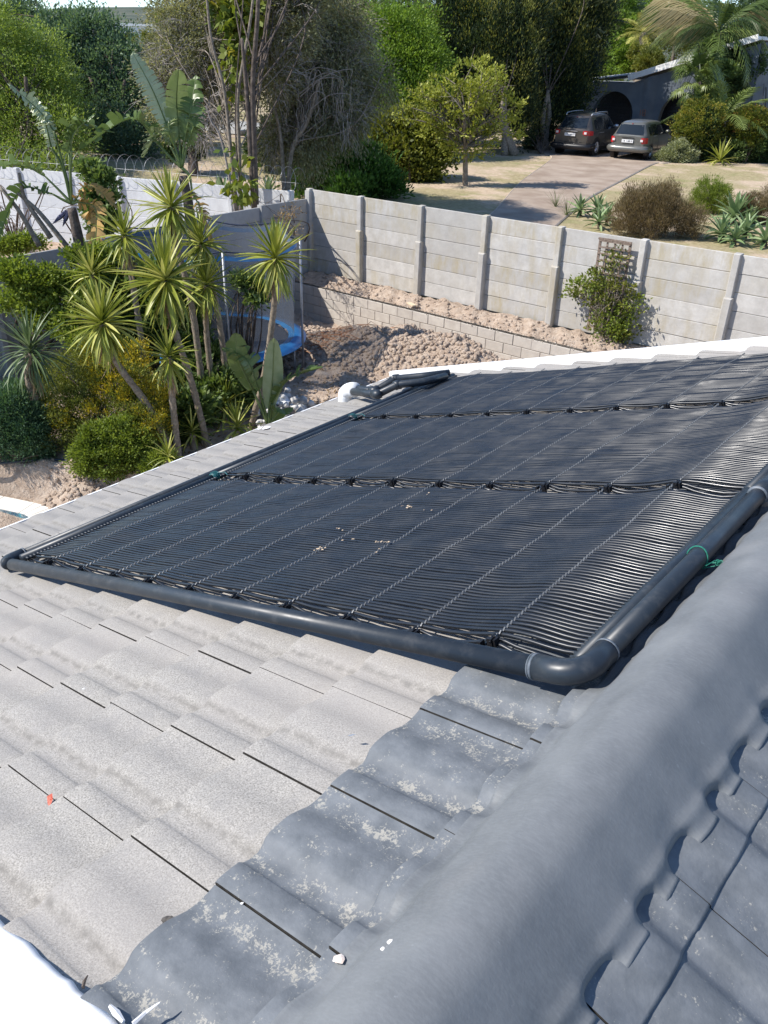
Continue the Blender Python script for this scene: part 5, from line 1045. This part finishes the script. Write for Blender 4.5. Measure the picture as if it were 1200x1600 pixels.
# ------------------------------------------------------------------ parked cars
TYRE = plain('tyre_rubber', (.018,.018,.02), (.03,.03,.032), 20, .8); RIM = plain('alloy', (.42,.43,.45), (.55,.56,.58), 10, .3, .5, .7)
m, t_, b_ = nodes('car_glass', .08, .6); b_.inputs['Base Color'].default_value = (.015,.02,.025, 1); CGL = m
m, t_, b_ = nodes('tail_lamp', .2, .6); b_.inputs['Base Color'].default_value = (.42,.015,.02, 1); TL = m
m, t_, b_ = nodes('lamp_clear', .15, .6); b_.inputs['Base Color'].default_value = (.65,.6,.6, 1); TLC = m
def car(label, P, ang_, Lc, Wc, prof_, paint, wheels, rwin, glassz, rails, seed, plate_c, lampz, cladding):
    """prof_: stations (s from the rear, z low, z belt, z top, half width at roof)"""
    t = thing('parked_car', label, 'car', P, 'cars parked in front of the garage'); ca, sa = math.cos(ang_), math.sin(ang_)
    fx, fy = np.array([ca, sa, 0]), np.array([sa, -ca, 0])       # forward, right
    def T(s, y, z): return np.array(P)+fx*s+fy*y+np.array([0, 0, z])
    st = np.array(prof_); ss = np.concatenate([np.linspace(0, .5, 9), np.linspace(.6, Lc-.5, 30), np.linspace(Lc-.42, Lc, 8)]); cols = [np.interp(ss, st[:, 0], st[:, k]) for k in range(1, 5)]
    v = []; K = 15
    def sec(s, lo, be, tp, wr):
        e = min(s, Lc-s); wb = Wc/2*(1-.16*max(0, 1-e/.55)**2.2); wr = min(wr, wb*.98); out = []
        hs = [(wb*.90, lo), (wb*.985, lo+.12), (wb, lo+.30), (wb*1.0, (lo+be)/2+.08), (wb*.975, be-.05), (wb*.955, be)]
        if tp-be > .08: hs += [(wb*.93+(wr-wb*.93)*.5, be+(tp-be)*.45), (wr*.985+.02, tp-.10), (wr*.93, tp-.03), (wr*.75, tp), (wr*.35, tp+.018), (0, tp+.022)]
        else: hs += [(wb*.93, be+.01), (wb*.88, be+.02+(tp-be)*.3), (wb*.8, be+(tp-be)*.6), (wb*.6, tp), (wb*.3, tp+.02), (0, tp+.025)]
        return hs
    H = [sec(s, *[c[i] for c in cols]) for i, s in enumerate(ss)]; nH = len(H[0])
    def yat(s, z):                                   # half width of the body at a height
        i = int(np.argmin(abs(ss-s))); h = H[i]; zz = [q[1] for q in h]; yy = [q[0] for q in h]; return float(np.interp(z, zz, yy))
    f = []
    for i, s in enumerate(ss): v += [T(s, y, z) for y, z in H[i]]+[T(s, -y, z) for y, z in H[i][:-1][::-1]]
    K = 2*nH-1
    for i in range(len(ss)-1): f += [(i*K+k, i*K+k+1, (i+1)*K+k+1, (i+1)*K+k) for k in range(K-1)]+[(i*K+K-1, i*K, (i+1)*K, (i+1)*K+K-1)]
    f += [tuple(range(K)), tuple(range((len(ss)-1)*K+K-1, (len(ss)-1)*K-1, -1))]
    body = mk('body', v, f, paint, t, smooth=True); body.data.set_sharp_from_angle(angle=math.radians(38))
    # wheel wells, wheels
    rw_ = wheels[2]
    for k, s in enumerate(wheels[:2]):
        for sd in (1, -1):
            y = Wc/2*sd; mb = MB(); mb.tube([T(s, y*.80, rw_), T(s, y*1.006, rw_)], rw_*1.20, 20); mb.build('wheel_arch', DARKP, t)
            mb = MB(); mb.tube([T(s, y*.82, rw_), T(s, y*.86, rw_), T(s, y*1.0, rw_), T(s, y*1.02, rw_)], [rw_*.93, rw_, rw_, rw_*.9], 22); wh = mb.build('wheel', TYRE, t, smooth=False)
            mb = MB(); mb.tube([T(s, y*1.012, rw_), T(s, y*1.024, rw_)], rw_*.62, 20); 
            mb.build('rim', DARKP, wh)
            mb = MB()
            for q in range(5): a = q*2*math.pi/5+.3; mb.tube([T(s, y*1.03, rw_), T(s+math.cos(a)*rw_*.6, y*1.03, rw_+math.sin(a)*rw_*.6)], [.05, .035], 5)
            mb.tube([T(s+math.cos(a)*rw_*.62, y*1.028, rw_+math.sin(a)*rw_*.62) for a in np.linspace(0, 6.283, 21)], .018, 5); mb.build('rim_spokes', RIM, wh)
    def patch(name, pts, mat, off=.012):             # right and left side glass following the body
        for sd in (1, -1):
            vv = []
            for s, z in pts: vv.append(T(s, sd*(yat(s, z)+off), z))
            o = mk(name, vv, [tuple(range(len(vv)))] if sd > 0 else [tuple(range(len(vv)))[::-1]], mat, t)
    for win in glassz:
        n1 = 8; vv = {1: [], -1: []}
        (s0, s1, t0, t1, zb, zt) = win
        for sd in (1, -1):
            q = []
            for i in range(n1+1):
                fr = i/n1
                for k in range(4):
                    g_ = k/3; z = zb+(zt-zb)*g_; s = (s0+(s1-s0)*fr)*(1-g_)+(t0+(t1-t0)*fr)*g_; q.append(T(s, sd*(yat(s, z)+.010), z))
            mk('side_window', q, [(i*4+k, i*4+k+1, (i+1)*4+k+1, (i+1)*4+k) for i in range(n1) for k in range(3)], CGL, t, smooth=True)
    # rear window along the sloping tail
    z0, z1, w0, w1 = rwin; q = []
    def srear(z): 
        zt_ = cols[2]; i = np.argmax(zt_ >= z) if (zt_ >= z).any() else 0
        return float(np.interp(z, zt_[:8], ss[:8]))
    for k in range(7):
        fr = k/6; z = z0+(z1-z0)*fr; wv = w0+(w1-w0)*fr
        for j in range(9): y = wv*(j/4-1); q.append(T(srear(z)-.018+.05*abs(j/4-1)**3, y, z+.015))
    mk('rear_window', q, [(k*9+j, k*9+j+1, (k+1)*9+j+1, (k+1)*9+j) for k in range(6) for j in range(8)], CGL, t, smooth=True)
    for sd in (1, -1):                               # tail lamps wrap the corner
        q = []; za, zb_ = lampz[:2]
        seq = [(.0, .60), (.0, .76), (.04, .86), (.16, .96), (.36, 1.0)] if lampz[2] else [(.0, .70), (.0, .80), (.05, .90), (.18, .975), (.26, .99)]
        for j, (s, yf) in enumerate(seq):
            for k, z in enumerate((za+.05*(j == 0), zb_-.03*(j == 4)-.02*(j == 0))):
                yb = min(yf*Wc/2, yat(max(s, .0), (za+zb_)/2)+.012) if j > 2 else yf*Wc/2; q.append(T(s-.025+(0 if j < 3 else .01), sd*yb, z))
        mk('tail_lamp', q, [(2*j, 2*j+1, 2*j+3, 2*j+2) for j in range(4)], TL, t, smooth=True)
        mb = MB(); mb.box(T(-.015, sd*Wc/2*.74, (za+zb_)/2), (.035, .055, .045), np.array([fx, fy, [0, 0, 1]])); mb.build('reverse_lamp', TLC, t)
        mb = MB(); mb.box(T(-.01, sd*Wc/2*.72, .42), (.02, .10, .025), np.array([fx, fy, [0, 0, 1]])); mb.build('reflector', TL, t)
        mb = MB(); sm_, zm = glassz[-1][1]-.25, glassz[-1][4]+.08; mb.tube([T(sm_, sd*(Wc/2-.08), zm), T(sm_, sd*(Wc/2+.04), zm+.02), T(sm_, sd*(Wc/2+.17), zm+.02)], [.03, .085, .06], 8); mb.build('mirror', RIM if rails else paint, t, smooth=True)
        for s in (glassz[0][1]-.02, glassz[1][0]+.12):
            mb = MB(); mb.box(T(s+.3, sd*(yat(s+.3, .95)+.01), .93), (.08, .012, .014), np.array([fx, fy, [0, 0, 1]])); mb.build('door_handle', RIM, t)
        mb = MB()
        for s in (glassz[0][1]+.03, glassz[1][1]-.0): mb.tube([T(s, sd*(yat(s, z)+.002), z) for z in np.linspace(.35, glassz[0][4], 6)], .006, 3)
        mb.build('door_gap', DARKP, t)
        if rails:
            mb = MB(); mb.tube([T(s, sd*(wr_), z) for s, wr_, z in ((.55, .60, 1.60), (.65, .60, 1.69), (1.4, .60, 1.73), (2.3, .585, 1.72), (2.42, .58, 1.64))], .026, 6); mb.build('roof_rail', RIM, t, smooth=True)
        mb = MB(); mb.box(T(Lc/2, sd*(Wc/2-.02), .27), (Lc*.29, .03, .07), np.array([fx, fy, [0, 0, 1]])); mb.build('sill', DARKP if cladding else paint, t)
    # bumper, plate, boot lines
    mb = MB(); w0 = Wc/2
    zc, hh = (.38, .13) if cladding else (.44, .14)
    mb.tube(curve([T(.45, w0*1.0, zc), T(.06, w0*.93, zc), T(-.055, w0*.62, zc), T(-.075, 0, zc), T(-.055, -w0*.62, zc), T(.06, -w0*.93, zc), T(.45, -w0*1.0, zc)], 6), hh, 10); mb.build('rear_bumper', DARKP if cladding else paint, t, smooth=True)
    px, pz = plate_c; pb_ = MB().box(T(-.04, px, pz), (.012, .25, .060), np.array([fx, fy, [0, 0, 1]])).build('number_plate', WHITE, t)
    mb = MB()
    for i in range(8):
        if i == 2: continue
        x = px-.19+i*.053
        mb.box(T(-.055, x, pz+.0), (.002, .006, .034), np.array([fx, fy, [0, 0, 1]])); 
        if i % 3: mb.box(T(-.055, x+.016, pz+(.028 if i % 2 else -.028)), (.002, .014, .006), np.array([fx, fy, [0, 0, 1]])); mb.box(T(-.055, x+.028, pz), (.002, .005, .034), np.array([fx, fy, [0, 0, 1]]))
    mb.build('plate_characters', DARKP, pb_)
    MB().tube([T(-.028, -.28, pz+.13), T(-.035, 0, pz+.14), T(-.028, .28, pz+.13)], .014, 5).build('boot_trim', RIM if rails else DARKP, t)
    MB().tube([T(.01, w0*.80, .60), T(-.02, w0*.4, .56), T(-.025, 0, .55), T(-.02, -w0*.4, .56), T(.01, -w0*.80, .60)], .007, 4).build('boot_gap', DARKP, t)
    MB().tube([T(srear(z1)+.05, .0, z1+.05), T(srear(z1)-.02, 0, z1+.05)], .02, 5).build('spoiler_lamp', TL, t)
    return t
def paint_m(name, c, c2):
    m, t, b = nodes(name, .32, .5, .35); L(t, ramp(t, noise_n(t, pos(t), 3, 3), [(.3, c), (.7, c2)]), b.inputs['Base Color']); b.inputs['Coat Weight'].default_value = .5; b.inputs['Coat Roughness'].default_value = .1; return m
az_h = math.radians(94)
p_s = W(889, 241, 37.4); zs = float(zter(p_s[0], p_s[1]))+.035
car('dark grey-brown sport utility car with silver roof rails, left of the two parked', (p_s[0], p_s[1], zs), az_h, 4.35, 1.82,
    [(0, .42, .98, 1.02, .70), (.10, .34, 1.02, 1.12, .66), (.50, .30, 1.04, 1.58, .62), (.85, .24, 1.03, 1.66, .62), (1.6, .22, 1.0, 1.69, .64), (2.4, .22, .98, 1.64, .63), (2.75, .22, .98, 1.50, .62), (3.25, .22, .97, 1.10, .70), (3.4, .22, .95, 1.02, .8), (4.1, .26, .84, .88, .8), (4.35, .36, .70, .72, .7)],
    paint_m('brown_metallic', (.075,.066,.058), (.10,.088,.078)), (.78, 3.42, .345), (1.10, 1.50, .62, .56), [(.62, .92, .70, .95, 1.06, 1.44), (1.0, 1.75, 1.0, 1.75, 1.05, 1.53), (1.85, 2.95, 1.85, 2.5, 1.04, 1.50)], True, 1, (-.05, .86), (.84, 1.04, True), True)
p_h = W(976, 252, 36.4); zs = float(zter(p_h[0], p_h[1]))+.035
car('grey hatchback parked to the right of the larger dark car', (p_h[0], p_h[1], zs), az_h+.02, 3.85, 1.68,
    [(0, .36, .90, .93, .64), (.08, .30, .93, 1.02, .60), (.36, .26, .94, 1.42, .56), (.70, .22, .93, 1.49, .56), (1.5, .20, .92, 1.52, .58), (2.2, .20, .90, 1.48, .58), (2.5, .20, .90, 1.38, .56), (3.05, .20, .88, .98, .64), (3.2, .20, .86, .93, .7), (3.65, .24, .76, .80, .7), (3.85, .32, .62, .64, .6)],
    paint_m('silver_metallic', (.125,.125,.115), (.165,.165,.152)), (.66, 3.12, .30), (.98, 1.36, .60, .52), [(.50, .78, .60, .82, .97, 1.30), (.86, 1.55, .86, 1.55, .96, 1.38), (1.62, 2.72, 1.62, 2.3, .95, 1.35)], False, 2, (0, .74), (.66, .90, False), False)
# ------------------------------------------------------------------ palms and planting round the garage
def frond_mesh(name, mat, n=30, ll=.24, droop=1.1, hang=.5, seed=0, thick=.012):
    g = np.random.default_rng(seed); v = []; f = []
    C = []
    for i in range(n+1): s = i/n; a = droop*s; C.append((math.sin(a)/droop, 0, -(1-math.cos(a))/droop))
    C = np.array(C); vv, fq = tube(C, np.linspace(thick, .002, n+1), 4); v += list(vv); f += fq; T = np.gradient(C, axis=0); T /= np.linalg.norm(T, axis=1)[:, None]
    for i in range(3, n+1):
        s = i/n; l = ll*(math.sin(math.pi*min(1, s*.9+.12))**.6)*(1 if s < .97 else .7)
        for sd in (-1, 1):
            d = np.array([0, sd, 0])*.8+T[i]*.55+np.array([0, 0, .15-hang*.5])+g.normal(0, .07, 3); d /= np.linalg.norm(d); wv = T[i]*.0085
            a = C[i]; b = a+d*l*.5; c = a+d*l+np.array([0, 0, -hang*l*.9]); k = len(v); v += [a-wv, a+wv, b-wv*1.2, b+wv*1.2, c]; f += [(k, k+1, k+3, k+2), (k+2, k+3, k+4)]
    me = bpy.data.meshes.new(name); me.from_pydata([tuple(p) for p in v], [], f); me.materials.append(mat); return me
FG = [frond_mesh('frond', FRD, droop=d, hang=h, seed=i) for i, (d, h) in enumerate(((.7, .15), (1.2, .3), (1.7, .5)))]
FH_ = [frond_mesh('hanging_frond', FRB, droop=d, hang=1.6, seed=5+i, ll=.30) for i, d in enumerate((1.0, 1.6))]; FHG = [frond_mesh('hanging_frond', FRD, droop=d, hang=1.5, seed=8+i, ll=.28) for i, d in enumerate((.9, 1.5))]
FDK = leafmat_o('frond_dark', (.022,.035,.018), (.055,.075,.032), (.14,.16,.08)); FD = [frond_mesh('frond', FDK, droop=d, hang=.35, seed=12+i, ll=.17, n=38) for i, d in enumerate((.9, 1.4))]
def fan_mesh(name, mat, seed):
    g = np.random.default_rng(seed); v, f = tube([(0, 0, 0), (.3, 0, .02), (.55, 0, 0)], [.012, .01, .008], 4); v = list(v)
    for k in range(24):
        a = math.radians(-115+230*k/23); l = .45*(1-.25*abs(a)/2)*(.9+.2*g.random()); d = np.array([math.cos(a), math.sin(a), g.normal(0, .08)]); p = np.array([-math.sin(a), math.cos(a), 0])*.022; o = np.array([.55, 0, 0])
        b = o+d*l*.6; c = o+d*l-np.array([0, 0, .12+.06*g.random()]); q = len(v); v += [o-p*.3, o+p*.3, b-p, b+p, c]; f += [(q, q+1, q+3, q+2), (q+2, q+3, q+4)]
    me = bpy.data.meshes.new(name); me.from_pydata([tuple(x) for x in v], [], f); me.materials.append(mat); return me
FF = [fan_mesh('fan_leaf', FRD, s) for s in (1, 2)]
def palm(label, base, top, R, n, meshes, elr=(70, -25), r0=.16, bark=BARKD, seed=0, trunk_=True, name='frond', kind='palm_tree', skirt=0):
    t = thing(kind, label, 'palm', base); g = np.random.default_rng(seed)
    if trunk_: trunk('trunk', [base, (np.array(base)+top)/2+[.05, 0, 0], top], r0, r0*.75, bark, t)
    for i in range(n):
        q = i/max(1, n-1); el = math.radians(elr[0]+(elr[1]-elr[0])*q+g.normal(0, 7)); a = i*2.39996+g.normal(0, .15); d = [math.cos(el)*math.cos(a), math.cos(el)*math.sin(a), math.sin(el)]
        put(name, meshes[min(len(meshes)-1, int(q*len(meshes)))], t, aim(top, d, R*(.8+.35*g.random()), g.normal(0, .2)))
    for i in range(skirt):
        el = math.radians(g.uniform(-85, -50)); a = g.uniform(0, 6.28); put('dead_frond', FH_[i % 2], t, aim(np.array(top)-[0, 0, .1], [math.cos(el)*math.cos(a), math.cos(el)*math.sin(a), math.sin(el)], R*.6, 0))
    return t
b = gz(W(1118, 235, 38)); tp = W(1122, 52, 38)
t = palm('tall palm with dry drooping golden fronds above the garage, its trunk wrapped in ivy', b, tp, 2.9, 16, FHG+FG[2:], (75, -5), .2, seed=3, name='frond', skirt=0)
for i, (x, y) in enumerate(((1060, 10), (1048, 30), (1070, -15), (1085, 5), (1040, 12), (1075, 25), (1055, -5), (1195, 48), (1180, 15), (1090, -25), (1100, 30))):
    e = W(x, y-8, 38+((i*7) % 5-2)*.35); d = e-tp; put('hanging_frond', (FH_ if i % 3 != 1 else FHG)[i % 2], t, aim(tp, d+[0, 0, .4*np.linalg.norm(d)], np.linalg.norm(d)*1.30, 0))
crown('ivy', bl([(1112,70,10),(1110,95,12),(1106,120,13),(1103,145,13),(1106,165,12),(1120,140,12),(1135,110,12)], 37.5), 260, 26, .16, .13, .09, LF['ivy'], t, 71)
crown('dark_ivy', bl([(1150,85,24),(1165,75,20),(1155,110,22),(1140,135,18),(1170,55,18),(1175,100,16)], 38.6), 420, 34, .22, .13, .09, LF['dark'], t, 72)
b = gz(W(1098, 235, 38)); palm('fan palm with stiff green fans in front of the white roof edge', b, W(1094, 128, 37.4), 1.45, 26, FF, (80, -60), .13, seed=4, name='fan_leaf')
b = gz(W(1128, 238, 36.5)); palm('young feather palm with long upright arching fronds between the clipped balls', b, W(1126, 190, 36.5), 2.6, 15, FG[:2], (80, 20), .2, seed=6)
b = gz(W(1003, 110, 52)); palm('small palm with a yellow-green crown and shaggy brown trunk above the garage', b, W(1006, 52, 52), 1.9, 20, [blade_ for blade_ in [frond_mesh('frond', leafmat_o('frond_yellow', (.2,.2,.03), (.42,.40,.08), (.6,.56,.16)), droop=1.0, hang=.3, seed=30)]], (85, -20), .34, BARK, 7)
b = gz(W(905, 230, 41)); palm('dark date palm whose drooping fronds hang beside the conifer by the garage', b, W(898, 48, 40), 2.6, 40, FD, (70, -50), .3, seed=8, skirt=6)
b = gz(W(628, 110, 52)); palm('feathery pale palm drooping against the sky left of the conifers', b, W(625, 12, 52), 3.4, 22, FHG, (80, -30), .2, seed=9)
b = gz(W(690, 160, 40)); palm('palm with grey arching fronds behind the left side of the conifers', b, W(690, 50, 40), 2.5, 22, FD, (60, -40), .2, seed=10)
def ball(label, c, r, base, mat, seed, nc=420, kind='topiary_bush', cat='bush', sz=1.0, tip=None):
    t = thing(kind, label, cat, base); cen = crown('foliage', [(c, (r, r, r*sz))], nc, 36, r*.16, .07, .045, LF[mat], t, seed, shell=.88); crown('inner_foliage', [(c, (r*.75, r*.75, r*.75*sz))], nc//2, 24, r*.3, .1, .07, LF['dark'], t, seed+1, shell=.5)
    limbs('stems', base, cen, 8, .05, BARKD, t, seed, sub=0); return t
b = gz(W(1090, 238, 36)); ball('clipped yellow-green ball bush left of the young feather palm', W(1092, 195, 36), .93, b, 'topiary', 81)
b = gz(W(1167, 240, 36)); ball('clipped ball bush with orange-brown top right of the young feather palm', W(1170, 200, 36), .82, b, 'topiary', 83); crown('orange_tips', [(W(1170, 192, 36), (.75, .75, .55))], 120, 24, .12, .07, .04, LF['rust'], bpy.data.objects['topiary_bush.001'], 84, shell=.95)
shrub('pale grey-green mounded shrub beside the right garage door', [(1055,242,20),(1040,247,14),(1072,245,16),(1062,232,13)], (1055, 252), -3.8, 330, 40, .13, .08, .045, 'pale', 85)
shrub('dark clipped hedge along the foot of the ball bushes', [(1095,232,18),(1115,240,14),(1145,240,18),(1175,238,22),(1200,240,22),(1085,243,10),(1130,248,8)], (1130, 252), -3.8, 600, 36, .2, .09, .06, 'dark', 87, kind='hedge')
crown('sun_coloured_tops', bl([(1150,235,16),(1180,232,16),(1118,246,9)], 36), 120, 24, .12, .08, .05, LF['ivy'], bpy.data.objects['hedge'], 88)  # lighter leaves on the hedge tops, sunlight put into their colour
r = np.random.default_rng(55); b = gz(W(1128, 236, 35.2)); t = thing('spiky_plant', 'spiky yellow-green strap plant in front of the young feather palm', 'plant', b); rosette(t, b+[0, 0, .25], 1.0, 40, (0, 0, 1), r, YB, lo=0, stem=.1)
shrub('golden-leaved shrub at the right edge beyond the palm cluster', [(1195,75,12,.5),(1190,95,12,.5),(1200,110,12,.5)], (1190, 250), -3.8, 110, 30, .2, .14, .09, 'golden', 89, d=44)
shrub('green shrub between the conifers and the garage wall', [(850,205,14),(840,215,14),(862,215,10),(830,225,10)], (845, 240), -3.8, 200, 30, .2, .09, .05, 'dark', 90, d=40)
# behind the long wall: brown bush, small bushes, aloes and grass
shrub('wide brown dry-looking heath bush behind the long grey wall', [(1000,330,30),(1030,325,32),(975,340,22),(1055,340,28),(1015,345,32),(1080,350,22),(1040,310,20),(990,310,16)], (1020, 372), -3.85, 1300, 40, .10, .075, .010, 'brownbush', 91, updir=1.3, flat=1.2)
shrub('small bright green dome bush behind the right end of the brown bush', [(1108,302,22),(1125,308,20),(1095,315,18),(1115,320,20)], (1112, 335), -3.85, 520, 40, .09, .06, .012, 'lime', 92, updir=1.2)
shrub('pale grey-brown wispy bush at the right edge behind the aloes', [(1180,325,22),(1198,335,20),(1165,320,14),(1200,310,16)], (1180, 350), -3.85, 460, 34, .10, .07, .010, 'brownbush', 93, updir=1.1)
for (x, y), R, n, lab, m_ in (((1148, 338), .80, 30, 'largest pale agave rosette behind the long wall', AB), ((1128, 364), .68, 28, 'low agave rosette below the largest one', ABS), ((1165, 362), .62, 26, 'agave rosette right of the lowest ones behind the wall', ABS), ((1148, 372), .52, 24, 'agave rosette touching the top of the wall', ABS), ((1196, 374), .62, 26, 'agave rosette at the right edge of the picture', ABS),
                              ((1172, 340), .52, 24, 'small agave rosette right of the largest one', ABS), ((907, 326), .50, 24, 'aloe on a short reddish stem above the drive side of the wall', ABS), ((934, 328), .54, 24, 'taller aloe right of the one on a reddish stem', ABS), ((948, 340), .50, 22, 'aloe at the right of the small aloe group', ABS), ((936, 346), .48, 20, 'lowest aloe of the small group behind the wall', ABS)):
    b = onter(x, y+12); t = thing('agave', lab, 'succulent', b); c = V(x, y, b); trunk('stem', [b-[0, 0, .05], (b+c)/2, c], .05, .04, BARKD, t, 6); rosette(t, c, R, n, (0, 0, 1), r, m_, lo=-5, stem=.08)
GB = blade('blade', FRD, .02, .5, 3)
for (x, y), lab in (((885, 338), 'thin grey-green grass tuft at the left of the aloes'), ((868, 325), 'small wispy grass tuft beside the driveway edge')):
    b = onter(x, y); t = thing('grass_tuft', lab, 'grass', b)
    for i in range(46): el = math.radians(r.uniform(35, 88)); a = r.uniform(0, 6.28); put('blade', GB, t, aim(b, [math.cos(el)*math.cos(a), math.cos(el)*math.sin(a), math.sin(el)], r.uniform(.3, .65)))
# shade-loving strap plants and pale rosettes below the stems
for (x, y, d), R, lab in (((345, 272, 24), .55, 'pale grey-green agave in shade between the tree stems'), ((418, 268, 25), .5, 'dark strap-leaved plant behind the dark stem')):
    b = gz(W(x, y, d)); t = thing('agave', lab, 'succulent', b); rosette(t, b+[0, 0, .15], R*1.3, 26, (0, 0, 1), r, AB, lo=5)
